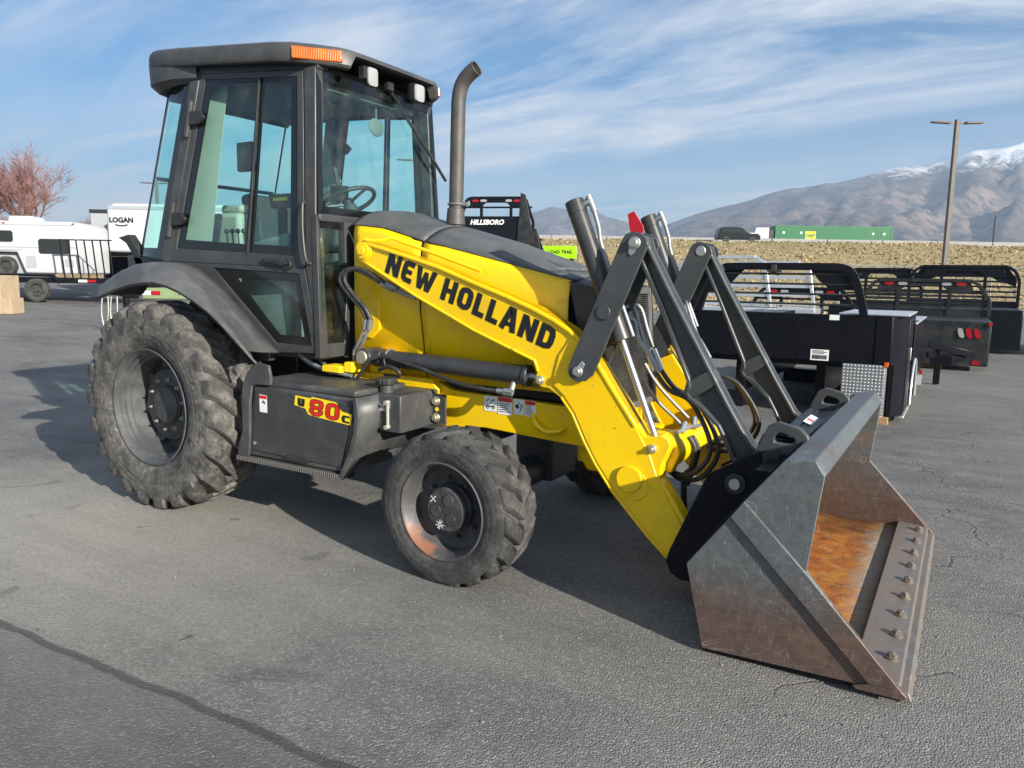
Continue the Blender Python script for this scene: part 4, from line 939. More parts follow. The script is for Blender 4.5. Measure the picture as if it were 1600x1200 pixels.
P_(MB().hexa([(3.965,-1.034,-.006),(4.135,-1.034,-.004),(4.135,1.034,-.004),(3.965,1.034,-.006)], [(3.972,-1.034,.036),(4.128,-1.034,.026),(4.128,1.034,.026),(3.972,1.034,.036)]), 'cutting_edge', 'bucket_edge', BK, bevel=.003)
P_(MB().hexa([(3.99,-1.030,-.038),(4.172,-1.030,-.036),(4.172,1.045,-.036),(3.99,1.045,-.038)], [(3.99,-1.035,-.008),(4.158,-1.020,-.006),(4.158,1.035,-.006),(3.99,1.045,-.008)]), 'bolt_on_edge', 'bucket_edge', BK, bevel=.003)
bme = MB().cyl((0,0,-.012),(0,0,.003), .026, n=16).cyl((0,0,.003),(0,0,.018), .020, .019, n=6).cyl((0,0,.018),(0,0,.022), .010, .009, n=8).mesh('edge_bolt', 'bucket_edge')
for k in range(9):
    o = bpy.data.objects.new('edge_bolt', bme); col.objects.link(o); o.parent = BK; o.location = (4.088, -.845+.2200*k, .032); o.rotation_euler = (0, R(6), random.random())
ear = [(3.115,.150),(3.130,.205),(3.290,.590),(3.340,.622),(3.500,.722),(3.620,.722),(3.640,.700),(3.470,.500),(3.345,.318),(3.352,.180),(3.310,.080),(3.190,.070),(3.140,.095)]
for s in (-1, 1):
    fl = (lambda q: q) if s < 0 else (lambda q: q.mirror_y())
    for (a, b_) in ((-.655,-.625), (-.425,-.395)):
        E_ = P_(fl(MB().prism(ear, a, b_)), 'hinge_ear', 'black_paint', BK, bevel=.004)
    fl(MB().cyl((3.418,-.655,.567),(3.418,-.676,.567), .046, n=32)).build('pin_boss', 'black_plastic', BK, bevel=.004)
    fl(MB().cyl((3.418,-.676,.567),(3.418,-.688,.567), .026, n=24)).build('link_pin', 'zinc', BK, bevel=.004)
    fl(MB().cyl((3.170,-.650,.145),(3.170,-.395,.145), .036, n=28)).build('arm_pin', 'grey_paint', BK, bevel=.004)
    eye = MB().ring([(3.480,-.640,.690),(3.505,-.640,.770),(3.535,-.640,.835),(3.575,-.640,.856),(3.665,-.640,.836),(3.700,-.640,.805),(3.705,-.640,.755),(3.670,-.640,.690)],
                    [(3.565,-.640,.765),(3.562,-.640,.785),(3.572,-.640,.804),(3.588,-.640,.810),(3.632,-.640,.798),(3.645,-.640,.787),(3.645,-.640,.772),(3.632,-.640,.762)], (0,.032,0))
    P_(fl(eye), 'lift_eye', 'link_paint', BK, bevel=.006)
    P_(fl(MB().prism([(3.47,.66),(3.69,.70),(3.69,.745),(3.50,.715)], -.60, -.42)), 'eye_base', 'link_paint', BK, bevel=.008)
    P_(fl(MB().cyl((3.560,-.665,.700),(3.560,-.640,.700), .038, n=24)), 'eye_pin', 'black_plastic', BK, bevel=.004)
P_(MB().cyl((3.545,-.40,.72),(3.545,.40,.72), .045, n=20).box(3.55, 3.68, -.9, .9, .63, .70), 'back_tube', 'black_paint', BK)
lb = MB().poly([(3.575,-.05,.768),(3.615,-.05,.752),(3.615,.17,.752),(3.575,.17,.768)]); P_(lb, 'bucket_label', 'white_decal', BK, smooth=0)
P_(MB().poly([(3.580,.02,.7672),(3.610,.02,.7552),(3.610,.06,.7552),(3.580,.06,.7672)]), 'label_patch', 'decal_red', BK, smooth=0)
P_(MB().box(3.52, 3.68, -.40, .40, .74, .750), 'label_plate', 'black_paint', BK)

# ---- side tank box with step
body = MB().hexa([(.600,-.945,.372),(1.395,-.945,.372),(1.395,-.45,.372),(.600,-.45,.372)], [(.690,-.945,.800),(1.490,-.945,.790),(1.490,-.45,.790),(.690,-.45,.800)])
BX = P_(body, 'tank_box', 'box_paint', bevel=.012)
P_(MB().hexa([(.660,-.953,.410),(1.375,-.953,.405),(1.375,-.946,.405),(.660,-.946,.410)], [(.712,-.953,.775),(1.455,-.953,.765),(1.455,-.946,.765),(.712,-.946,.775)]), 'box_door', 'grey_paint', BX, bevel=.003)
rear_guard = [(.545,.350),(.560,.430),(.600,.520),(.598,.700),(.612,.800),(.660,.880),(.745,.935),(.835,.925),(.850,.860),(.846,.812),(.690,.806),(.668,.70),(.655,.420),(.640,.372)]
P_(MB().prism(rear_guard, -.965, -.945), 'rear_guard', 'box_paint', BX, bevel=.004)
front_pts_n = [(1.500,.800),(1.512,.70),(1.498,.60),(1.455,.47),(1.388,.345)]
fm = MB(); fm.loft([[(x, y, z if y < -.9 else z+(.09 if z < .4 else 0)) for x, z in front_pts_n] for y in (-.962, -.70, -.43)])
P_(fm, 'front_guard', 'box_paint', BX, solid=.012, smooth=60)
P_(MB().strip([(1.505,.802),(1.518,.70),(1.503,.60),(1.460,.468),(1.392,.345)], -.028, -.972, -.945), 'guard_lip', 'box_paint', BX, bevel=.003)
P_(MB().box(.545, 1.385, -.972, -.86, .338, .366), 'step', 'step_tread', BX, bevel=.003)
P_(MB().box(.66, 1.46, -.93, -.50, .792, .830), 'box_lid', 'box_paint', BX, bevel=.012)
P_(MB().prism([(.93,.395),(.955,.42),(1.10,.425),(1.14,.395)], -.962, -.953), 'door_pull', 'black_plastic', BX, bevel=.003)
for z, x in ((.455, .690), (.70, 1.475), (.675, 1.475)): P_(MB().cyl((x,-.953,z),(x,-.960,z), .011, n=12), 'box_screw', 'zinc' if x < 1 else 'black_plastic', BX)
cp = P_(MB().cyl((1.50,-.72,.80),(1.50,-.72,.855), .038, n=28), 'filler_neck', 'box_paint', BX)
kn = MB().cyl((1.50,-.72,.850),(1.50,-.72,.885), .056, n=32)
for k in range(16):
    a = 2*math.pi*k/16; kn.cyl((1.50+.056*math.cos(a),-.72+.056*math.sin(a),.852),(1.50+.056*math.cos(a),-.72+.056*math.sin(a),.883), .006, n=6)
P_(kn, 'filler_cap', 'black_plastic', BX, bevel=.003)
P_(MB().box(1.42, 1.66, -.80, -.46, .60, .805), 'hydraulic_tank', 'box_paint', BX, bevel=.008)
P_(MB().box(1.58, 1.75, -.515, -.50, .615, .785).box(1.56, 1.75, -.60, -.50, .600, .612), 'mount_bracket', 'grey_paint', BX, bevel=.003)
for z in (.745, .650):
    P_(MB().cyl((1.688,-.515,z),(1.688,-.522,z), .026, n=24).cyl((1.688,-.522,z),(1.688,-.542,z), .018, n=6), 'mount_bolt', 'zinc_yellow', BX, bevel=.002)
P_(MB().cyl((1.692,-.5155,.698),(1.692,-.518,.698), .012, n=16), 'bolt_hole', 'decal_yellow', BX)
P_(MB().cyl((1.578,-.808,.63),(1.578,-.808,.765), .009, n=10).cyl((1.578,-.800,.63),(1.578,-.83,.63), .012, n=10).cyl((1.578,-.800,.765),(1.578,-.83,.765), .012, n=10), 'sight_glass', 'cream_trim', BX)
text('HYDRAULIC', .024, 'white_decal', (1.528,-.803,.745), (1,0,0), (0,0,1), BX, name='tank_lettering', bold=.0006)
text('FLUID', .024, 'white_decal', (1.528,-.803,.722), (1,0,0), (0,0,1), BX, name='tank_lettering', bold=.0006)
# model decal: yellow outline plate, black U, red 80, black C
yd = -.9545
pl = MB().poly([(1.036,yd,.772),(1.150,yd,.766),(1.170,yd,.775),(1.345,yd,.762),(1.385,yd,.716),(1.458,yd,.706),(1.446,yd,.646),(1.20,yd,.665),(1.135,yd,.672),(1.110,yd,.704),(1.026,yd,.716)])
DC = P_(pl, 'model_decal', 'decal_yellow', BX, smooth=0)
block_text('U', .045, .055, yd-.0010, (1.052,.716), R(-4), t=.30).build('decal_letter', 'decal_black', DC, smooth=0)
block_text('80', .088, .215, yd-.0008, (1.142,.676), R(-4), t=.185, gap=.18, skew=.10, grow=.08).build('decal_outline', 'decal_black', DC, smooth=0)
block_text('80', .088, .215, yd-.0018, (1.142,.676), R(-4), t=.185, gap=.18, skew=.10).build('decal_number', 'decal_red', DC, smooth=0)
block_text('C', .040, .055, yd-.0010, (1.382,.658), R(-4), t=.26).build('decal_letter', 'decal_black', DC, smooth=0)
hl = MB().poly([(.742,-.9545,.648),(.806,-.9545,.646),(.806,-.9545,.748),(.742,-.9545,.750)]); HL = P_(hl, 'safety_label', 'white_decal', BX, smooth=0)
h2 = MB(); decal_rect(h2, .744, .804, .726, .746, -.9555); h2.build('label_header', 'decal_red', HL, smooth=0)
h3 = MB(); stroke(h3, [(.765,.70),(.775,.715),(.785,.695)], .006, lambda a, b_: (a, -.9555, b_)); stroke(h3, [(.775,.712),(.790,.705)], .006, lambda a, b_: (a, -.9555, b_)); h3.build('label_print', 'decal_black', HL, smooth=0)

# ---- fenders
fout = [(-.700,1.262),(-.580,1.285),(-.416,1.331),(-.253,1.364),(-.120,1.380),(-.004,1.382),(.110,1.366),(.216,1.338),(.350,1.286),(.483,1.222),(.600,1.146),(.715,1.061),(.864,.960)]
ftop = [(-.760,1.290),(-.640,1.375),(-.470,1.442),(-.300,1.484),(-.150,1.497),(-.020,1.498),(.075,1.482),(.155,1.450),(.250,1.392),(.350,1.315),(.450,1.230),(.555,1.132),(.700,1.000)]
finn = [(-.760,1.290),(-.660,1.385),(-.520,1.455),(-.400,1.496),(-.300,1.502),(-.220,1.488),(-.120,1.460),(-.001,1.400),(.090,1.340),(.174,1.284),(.302,1.186),(.447,1.068),(.590,.955)]
for s in (-1, 1):
    secs = []
    for (a, m_, c) in zip(fout, ftop, finn):
        V = lambda p, y: Vector((p[0], y, p[1]))
        o_, t1, i_ = V(a, -1.080), V(m_, -.99), V(c, -.66)
        secs.append([i_, i_.lerp(t1, .5), t1, t1.lerp(o_, .35)+Vector((.010,-.018,.010)), t1.lerp(o_, .7)+Vector((.008,-.012,.006)), o_, o_+Vector((-.004,.012,-.016))])
    mb = MB().loft(secs)
    if s > 0: mb = mb.mirror_y()
    P_(mb, 'fender', 'fender_plastic', solid=.012, smooth=50)

# ---- cab
def dy(x, z, off=0.0): return -.562-.0518*(2.65-z)-.08*(.83-x)-off
def dpt(p, off=0.0): return Vector((p[0], dy(p[0], p[1], off), p[1]))
CAB = MB().box(-.40, .90, -.60, .60, .93, .99).build('cab', 'interior_dark', T, bevel=.004)
def cabside(s):
    fl = (lambda q: q) if s < 0 else (lambda q: q.mirror_y())
    inw = (0, .05, 0)
    # door: upper and lower frames, glass with dark borders, hinges, handle
    uo = [(-.082,2.690),(.751,2.634),(.787,1.480),(-.364,1.512)]; ui = [(-.042,2.654),(.709,2.600),(.730,1.551),(-.303,1.597)]
    DO = fl(MB().ring([dpt(p) for p in uo], [dpt(p) for p in ui], inw)).build('door', 'grey_paint', T, bevel=.004)
    lo_ = [(-.364,1.5118),(.787,1.4798),(.916,.974),(.547,.960),(.10,1.33)]; li = [(.032,1.474),(.743,1.445),(.852,1.013),(.574,1.019),(.25,1.29)]
    fl(MB().ring([dpt(p) for p in lo_], [dpt(p) for p in li], inw)).build('door_lower_frame', 'grey_paint', DO, bevel=.004)
    p1 = [(.007,2.615),(.392,2.590),(.303,1.624),(-.230,1.655)]; p2 = [(.447,2.578),(.659,2.558),(.668,1.609),(.369,1.623)]
    mid_t, mid_b = (.418,2.620), (.336,1.565)
    f1 = [(-.040,2.652),(.414,2.620),(.332,1.570),(-.300,1.596)]; f2 = [(.421,2.620),(.706,2.598),(.727,1.553),(.340,1.570)]
    for fo, fi in ((f1, p1), (f2, p2)):
        fl(MB().ring([dpt(p, -.008) for p in fo], [dpt(p, -.008) for p in fi], (0,.006,0))).build('window_border', 'black_frit', DO, smooth=0)
        fl(MB().poly([dpt(p, -.011) for p in fo])).build('door_glass', 'cab_glass', DO, smooth=0)
    fl(MB().bar(dpt(mid_t, .002), dpt(mid_b, .002), .012, .012)).build('window_divider', 'black_plastic', DO)
    lc = [(.237,1.409),(.708,1.395),(.788,1.066),(.590,1.072),(.40,1.25)]
    fl(MB().ring([dpt(p, -.010) for p in li], [dpt(p, -.010) for p in lc], (0,.006,0))).build('window_border', 'black_frit', DO, smooth=0)
    fl(MB().poly([dpt(p, -.013) for p in li])).build('door_glass', 'cab_glass', DO, smooth=0)
    for (x, z) in ((-.120,2.418), (-.283,1.786)):
        q = MB().prism([(x-.075,z-.03),(x-.02,z-.045),(x+.06,z-.04),(x+.105,z),(x+.06,z+.04),(x-.02,z+.045),(x-.075,z+.03)], dy(x,z,.028), dy(x,z,.004))
        fl(q).build('hinge', 'black_plastic', DO, bevel=.006)
        fl(MB().cyl(dpt((x-.03,z+.11), .012), dpt((x-.075,z-.11), .012), .018, n=12)).build('hinge_pin', 'grey_paint', DO)
    q = MB().cyl(dpt((.665,1.500), .002), dpt((.665,1.500), .020), .034, n=24); q.prism([(.465,1.518),(.47,1.536),(.66,1.528),(.69,1.505),(.66,1.488)], dy(.58,1.51,.034), dy(.58,1.51,.020))
    fl(q).build('door_handle', 'black_plastic', DO, bevel=.004)
    fl(MB().tube([dpt((.790,1.860), .004), dpt((.800,1.855), .035), dpt((.812,1.70), .045), dpt((.835,1.53), .040), dpt((.842,1.505), .004)], .010, n=8)).build('grab_bar', 'grey_paint', CAB)
    # pillars
    pf = [(.760,2.655),(.848,2.640),(.858,2.20),(.868,1.804),(.895,1.35),(.935,.945),(.922,.945),(.798,1.478),(.762,2.60)]
    q = MB().loft([[dpt(p, .004) for p in pf], [dpt(p, .004)+Vector((0,.065,0)) for p in pf]], closed=True); q.poly([dpt(p, .004) for p in pf]); q.poly([dpt(p, .004)+Vector((0,.065,0)) for p in pf])
    fl(q).build('front_pillar', 'grey_paint', CAB, bevel=.010)
    pr = [(-.175,2.700),(-.086,2.705),(-.370,1.500),(-.455,1.515)]
    q = MB().hexa([dpt(p, .002) for p in pr], [dpt(p, .002)+Vector((0,.07,0)) for p in pr]); fl(q).build('rear_pillar', 'grey_paint', CAB, bevel=.010)
    fl(MB().hexa([dpt((-.30,2.70), -.002), dpt((.86,2.63), -.002), dpt((.86,2.70), -.002), dpt((-.30,2.77), -.002)], [dpt(p, -.002)+Vector((0,.09,0)) for p in ((-.30,2.70),(.86,2.63),(.86,2.70),(-.30,2.77))])).build('roof_rail', 'grey_paint', CAB, bevel=.006)
    # rear corner glass wraps inwards to the back of the cab
    a0 = dpt((-.178,2.69), -.01); a1 = dpt((-.456,1.53), -.01); b0 = Vector((-.56,-.52,2.66)); b1 = Vector((-.905,-.56,1.57))
    m0 = (a0+b0)/2+Vector((-.02,-.045,0)); m1 = (a1+b1)/2+Vector((-.02,-.05,0))
    fl(MB().loft([[a0, a1], [m0, m1], [b0, b1]])).build('rear_corner_glass', 'cab_glass', CAB, smooth=60)
    def seg(p, q_, t): return p+(q_-p)*t
    bd = MB()
    bd.loft([[a0, a1], [seg(a0,m0,.30), seg(a1,m1,.30)]]); bd.loft([[seg(a1,a0,.0), seg(a1,a0,.06)], [m1, seg(m1,m0,.05)], [b1, seg(b1,b0,.05)]]); bd.loft([[seg(a0,a1,.0), seg(a0,a1,.05)], [m0, seg(m0,m1,.05)], [b0, seg(b0,b1,.04)]])
    bd.v = [(x+.004, y-.003, z) for x, y, z in bd.v]
    fl(bd).build('corner_border', 'black_frit', CAB, smooth=60)
    fl(MB().tube([b0, b1], .008, n=6, sub=1)).build('rear_post', 'black_plastic', CAB)
    # panel below the rear glass and behind the door, over the fender
    q = MB().prism([(-.92,1.555),(-.36,1.515),(.10,1.33),(.50,.97),(.50,.90),(.20,.90),(.02,1.28),(-.20,1.40),(-.45,1.45),(-.92,1.46)], -.66, -.60); fl(q).build('cab_lower_panel', 'grey_paint', CAB, bevel=.008)
    # lower front corner: window beside the hood and its frame
    wo = [Vector((.880,-.612,1.795)), Vector((.885,-.300,1.790)), Vector((.950,-.430,.945)), Vector((.935,-.655,.945))]
    wi = [Vector((.883,-.590,1.755)), Vector((.887,-.335,1.750)), Vector((.945,-.455,1.030)), Vector((.930,-.625,1.030))]
    fl(MB().ring(wo, wi, (-.045,0,0))).build('foot_window_frame', 'grey_paint', CAB, bevel=.005)
    fl(MB().poly([p+Vector((-.012,0,0)) for p in wi])).build('foot_window', 'cab_glass', CAB, smooth=0)
    fl(MB().ring([p+Vector((-.008,0,0)) for p in wi], [seg(p, sum(wi, Vector())/4, .10)+Vector((-.008,0,0)) for p in wi], (-.003,0,0))).build('window_border', 'black_frit', CAB, smooth=0)
    # lining
    q = MB().hexa([dpt(p, -.075) for p in pr], [dpt(p, -.10) for p in ((-.02,2.66),(.05,2.66),(-.10,1.55),(-.30,1.53))]); fl(q).build('pillar_lining', 'cream_trim', CAB, bevel=.01)
cabside(-1); cabside(1)
# windscreen
ws = [(.842,-.560,2.63),(.842,.560,2.63),(.880,.600,1.80),(.880,-.600,1.80)]
WS = MB().poly(ws).build('windscreen', 'cab_glass', CAB, smooth=0)
MB().ring([Vector(p)+Vector((.006,0,0)) for p in ws], [(.849,-.520,2.575),(.849,.520,2.575),(.886,.562,1.845),(.886,-.562,1.845)], (-.004,0,0)).build('window_border', 'black_frit', WS, smooth=0)
MB().box(.84, .895, -.60, .60, 1.755, 1.80).build('windscreen_sill', 'grey_paint', CAB, bevel=.008)
MB().box(.85, .90, -.40, .40, 1.0, 1.76).build('firewall', 'interior_dark', CAB)
# back window and its frame
rb = [(-.57,-.50,2.62),(-.57,.50,2.62),(-.915,.54,1.58),(-.915,-.54,1.58)]
RW = MB().poly(rb).build('rear_window', 'cab_glass', CAB, smooth=0)
MB().tube([(-.745,-.52,2.09),(-.745,.52,2.09)], .014, n=8).tube([(-.915,-.55,1.58),(-.915,.55,1.58)], .03, n=8).tube([(-.56,-.52,2.62),(-.56,.52,2.62)], .03, n=8).build('rear_window_rail', 'grey_paint', RW)
MB().box(-.93, -.30, -.58, .58, 1.42, 1.56).build('rear_console', 'interior_grey', CAB, bevel=.02)
# roof
def roof_z(x): return 2.718-.08*x
plan = [(1.010,0),(1.008,-.25),(1.000,-.385),(.998,-.425),(.965,-.480),(.86,-.575),(.745,-.652),(.60,-.680),(.20,-.692),(-.30,-.700),(-.50,-.690),(-.600,-.640),(-.645,-.50),(-.655,-.25),(-.655,0)]
full = plan+[(x, -y) for x, y in reversed(plan[1:-1])]
def lvl(inset, dz, flat=0.0): return [(x*(1-inset)+.17*inset, y*(1-inset), roof_z(x)+dz+(max(0, .082-dz) if (x > .9 and abs(y) < .42) else 0)) for x, y in full]
rf = MB().loft([lvl(.06,.004), lvl(.012,.006), lvl(0,.020), lvl(.004,.085), lvl(.015,.108), lvl(.05,.122), lvl(.3,.135), lvl(.7,.142), lvl(.98,.144)], closed=True)
RF = P_(rf, 'roof', 'roof_plastic', smooth=40)
# rear overhang drops below the slab
rp = [(-.10,-.655),(-.30,-.690),(-.50,-.685),(-.600,-.638),(-.648,-.50),(-.658,-.25),(-.658,0)]
rp = rp+[(x, -y) for x, y in reversed(rp[:-1])]
MB().loft([[(x, y, roof_z(x)+.012) for x, y in rp], [(x+.004, y*.995, roof_z(x)-.06-.04*max(0, -x-.2)/.4) for x, y in rp], [(x*.93, y*.94, roof_z(x)-.085-.06*max(0, -x-.2)/.4) for x, y in rp], [(x*.3-.15, y*.7, roof_z(x)-.06) for x, y in rp]]).build('rear_roof_lip', 'roof_plastic', RF, smooth=40)
MB().prism([(-.50,-.50),(-.50,.50),(.80,.46),(.80,-.46)], 2.60, 2.69, 'xy').build('headliner', 'interior_dark', RF, bevel=.03)
MB().box(.62, .80, -.42, .42, 2.545, 2.60).build('visor_console', 'interior_grey', RF, bevel=.015)
MB().box(.66, .72, -.18, -.06, 2.52, 2.545).box(.66, .72, .08, .20, 2.52, 2.545).build('cab_speaker', 'interior_dark', RF)
for s in (-1, 1):
    # amber lamp set into the cut corner
    o_ = [Vector((.752,-.655,roof_z(.75)+.018)), Vector((.975,-.472,roof_z(.97)+.026)), Vector((.970,-.470,roof_z(.97)+.092)), Vector((.748,-.652,roof_z(.75)+.088))]
    nrm = Vector((.63,-.77,0))*.022
    mb = MB().hexa([p-nrm*.4 for p in o_], [p+nrm*.55 for p in o_])
    if s > 0: mb = mb.mirror_y()
    mb.build('marker_light', 'amber_lens' if s < 0 else 'red_lens', RF, bevel=.006)
    # work lights under the front edge
    w = MB(); cx, cy, cz = .975, -.228, 2.640
    pts = rrect(-.048, .048, -.058, .058, .020)
    ca, sa = math.cos(R(-12)), math.sin(R(-12))
    def tr(a, b_, d): return (cx+d*ca, cy+a+d*sa, cz+b_-d*.12)
    w.loft([[tr(a*.6, b_*.6, -.055) for a, b_ in pts], [tr(a, b_, -.025) for a, b_ in pts], [tr(a, b_, .012) for a, b_ in pts]], closed=True)
    w.tube([(cx-.02,cy,cz+.04),(cx-.03,cy,cz+.10)], .012, n=6, sub=1); w.box(cx-.03, cx+.01, cy-.075, cy-.05, cz-.02, cz+.05)
    ln = MB().loft([[tr(a*.94, b_*.94, .012) for a, b_ in pts], [tr(a*.9, b_*.9, .024) for a, b_ in pts], [tr(a*.4, b_*.4, .030) for a, b_ in pts]], closed=True); ln.poly([tr(a*.4, b_*.4, .030) for a, b_ in pts])
    if s > 0: w = w.mirror_y(); ln = ln.mirror_y()
    W_ = w.build('work_light', 'black_plastic', RF, smooth=50); ln.build('lens', 'clear_lens', W_, smooth=50)
# wiper
wp = MB().tube([(.868,.05,2.66),(.875,.16,2.57),(.880,.24,2.48),(.892,.46,2.31)], .007, n=6).tube([(.880,.235,2.495),(.905,.44,2.30),(.908,.645,2.125)], .011, n=6); wp.box(.872,.90,.02,.08,2.63,2.68)
P_(wp, 'wiper', 'black_plastic', WS)
P_(MB().ball((.73,.10,2.42), (.012,.075,.060), 14).tube([(.73,.10,2.47),(.76,.06,2.58)], .008, n=6), 'inside_mirror', 'interior_grey', CAB)
# exterior rear lamp bracket by the left of the cab
P_(MB().prism([(-.86,1.56),(-.80,1.42),(-.70,1.42),(-.74,1.50),(-.80,1.60),(-.90,1.70),(-1.02,1.68),(-.93,1.64)], -.66, -.60), 'rear_lamp_bracket', 'black_plastic', CAB, bevel=.005)
# seat, wheel, console, levers
ST = P_(MB().box(-.10, .38, -.25, .25, 1.36, 1.48), 'seat', 'seat_cloth', bevel=.04)
P_(MB().hexa([(-.16,-.24,1.46),(-.04,-.24,1.46),(-.04,.24,1.46),(-.16,.24,1.46)], [(-.28,-.21,2.00),(-.18,-.21,2.00),(-.18,.21,2.00),(-.28,.21,2.00)]), 'seat_back', 'seat_cloth', ST, bevel=.04)
P_(MB().box(-.05, .30, -.20, .20, .99, 1.36), 'seat_base', 'interior_dark', ST, bevel=.01)
P_(MB().box(-.05, .28, -.36, -.28, 1.60, 1.66).box(-.05, .28, .28, .36, 1.60, 1.66), 'armrest', 'seat_cloth', ST, bevel=.02)
cw = Vector((.56, 0, 1.93)); nw = Vector((-.45, 0, .89)); uw = Vector((.89, 0, .45)); vw = Vector((0, 1, 0))
SW = P_(MB().tube([cw+uw*.19*math.cos(a)+vw*.19*math.sin(a) for a in [k*math.pi/16 for k in range(33)]], .015, n=8, sub=1), 'steering_wheel', 'black_plastic')
P_(MB().tube([cw+uw*.18, cw-nw*.02, cw+(-uw*.5+vw*.8)*.19], .010, n=6).tube([cw-nw*.02, cw+(-uw*.5-vw*.8)*.19], .010, n=6, sub=1).cyl(cw-nw*.05, cw+nw*.01, .04, n=16), 'wheel_spoke', 'black_plastic', SW)
P_(MB().tube([cw-nw*.04, Vector((.72,0,1.55)), Vector((.80,0,1.10))], .05, n=12), 'steering_column', 'interior_dark', SW)
P_(MB().box(.68, .84, -.22, .22, 1.60, 1.78), 'dash', 'interior_dark', CAB, bevel=.03)
CO = P_(MB().hexa([(.10,-.56,1.0),(.58,-.56,1.0),(.58,-.36,1.0),(.10,-.36,1.0)], [(.14,-.56,1.62),(.56,-.56,1.70),(.56,-.36,1.70),(.14,-.36,1.62)]), 'side_console', 'interior_grey', CAB, bevel=.03)
for (x, y, h) in ((.44,-.46,.20), (.50,-.42,.24)): P_(MB().tube([(x,y,1.66),(x+.01,y,1.66+h*.6),(x,y,1.66+h)], .010, n=6).ball((x,y,1.67+h), (.022,.022,.035), 10), 'control_lever', 'black_plastic', CAB)
for k in range(4): P_(MB().tube([(-.02+.055*k,-.52,1.60),(-.03+.055*k,-.52,1.70)], .005, n=6, sub=1).ball((-.03+.055*k,-.52,1.715), .017, 10), 'lever_knob', 'black_plastic', CAB)
P_(MB().hexa([(.30,-.44,1.86),(.48,-.44,1.86),(.48,-.40,1.86),(.30,-.40,1.86)], [(.28,-.44,1.95),(.50,-.44,1.95),(.50,-.40,1.95),(.28,-.40,1.95)]).box(.36,.42,-.44,-.40,1.66,1.86), 'monitor', 'interior_dark', CAB, bevel=.01)
P_(MB().box(.33, .46, -.4425, -.4415, 1.905, 1.925), 'console_sticker', 'decal_yellow', CAB)
P_(MB().box(-.486, -.056, -.40, -.20, 1.58, 1.850), 'heater_box', 'cream_trim', CAB, bevel=.03)
P_(MB().box(-.26, -.056, -.38, -.22, 1.845, 1.905), 'heater_duct', 'cream_trim', CAB, bevel=.02)
P_(MB().tube([(.06,.46,2.62),(.02,.44,2.30),(.10,.42,2.05)], .02, n=6).box(.05,.16,.36,.44,1.98,2.10), 'cable_bundle', 'black_plastic', CAB)
P_(MB().box(.16,.30,-.58,-.54,2.08,2.26), 'latch_box', 'black_plastic', CAB, bevel=.01)

# ================================================================== machines and trailers around the lot
def wheel_at(root, x, y, z, r, w, axis='y', rim=0.55, nut=True):
    prof_ = [(-w*.40,r*rim),(-w*.5,r*.72),(-w*.5,r*.9),(-w*.42,r*.985),(0,r),(w*.42,r*.985),(w*.5,r*.9),(w*.5,r*.72),(w*.40,r*rim)]
    o = MB().lathe(prof_, n=40).build('wheel', 'tail_tyre', root, smooth=50)
    o.location = (x, y, z)
    MB().lathe([(-w*.40,r*rim),(-w*.30,r*rim*.92),(-w*.1,r*rim*.8),(-w*.12,r*.25),(-w*.30,r*.22),(-w*.30,0)], n=28).build('rim', 'hub_paint', o, smooth=40)
    for k in range(6):
        a = k*math.pi/3; MB().cyl((r*.33*math.cos(a),-w*.11,r*.33*math.sin(a)),(r*.33*math.cos(a),-w*.2,r*.33*math.sin(a)), r*.035, n=6).build('wheel_nut', 'zinc', o)
    if axis == 'x': o.rotation_euler.z = R(90)
    return o
def oval(mb, c, ax, up, w, h, d):
    """raised oval lamp; ax and up span its face"""
    c = Vector(c); ax = Vector(ax); up = Vector(up); n_ = ax.cross(up).normalized()
    pts = []
    for k in range(16):
        a = 2*math.pi*k/16; ca, sa = math.cos(a), math.sin(a)
        pts.append(ax*(math.copysign(abs(ca)**.6, ca)*w/2)+up*(math.copysign(abs(sa)**.6, sa)*h/2))
    mb.loft([[c+p for p in pts], [c+p*.96+n_*d for p in pts]], closed=True); mb.poly([c+p*.96+n_*d for p in pts]); return mb

# ---- black service body, its front bulkhead towards us
SB = empty('service_truck_body', (2.5, 5.0, GZ)); tag(SB, 'glossy black service truck body with diamond plate corner, set on the ground behind the bucket', 'truck body')
def sb(mb, name, mat, **kw):
    mb.v = [(x-2.5, y-5.0, z-GZ) for x, y, z in mb.v]; return mb.build(name, mat, SB, **kw)
sb(MB().box(1.36, 3.40, 5.00, 5.04, .58, 1.095), 'bulkhead', 'black_paint', bevel=.006)
sb(MB().box(3.40, 3.56, 4.99, 5.05, .575, 1.10), 'corner_panel', 'black_paint', bevel=.01)
sb(MB().hexa([(3.56,4.99,.02),(3.70,5.20,.02),(3.70,6.30,.02),(3.56,6.30,.02)], [(3.56,4.99,1.10),(3.70,5.20,1.10),(3.70,6.30,1.10),(3.56,6.30,1.10)]), 'corner_cabinet', 'black_paint', bevel=.006)
sb(MB().box(3.08, 3.56, 5.05, 6.30, .60, 1.08), 'front_cabinet', 'black_paint', bevel=.01)
sb(MB().box(3.02, 3.71, 5.02, 6.32, 1.10, 1.118), 'cabinet_lid', 'aluminium', bevel=.004)
sb(MB().box(3.10, 3.52, 4.975, 4.99, .02, .575), 'diamond_panel', 'diamond_plate', bevel=.004)
sb(MB().hexa([(3.52,4.975,.02),(3.665,5.18,.02),(3.665,5.20,.02),(3.52,4.99,.02)], [(3.52,4.975,.56),(3.665,5.18,.42),(3.665,5.20,.42),(3.52,4.99,.56)]), 'diamond_corner', 'diamond_plate')
sb(MB().box(3.10, 3.60, 5.00, 5.30, -.02, .58), 'lower_cabinet', 'black_paint')
sb(MB().box(3.63, 3.712, 5.215, 5.80, .06, 1.05), 'cabinet_door', 'black_paint', bevel=.008)
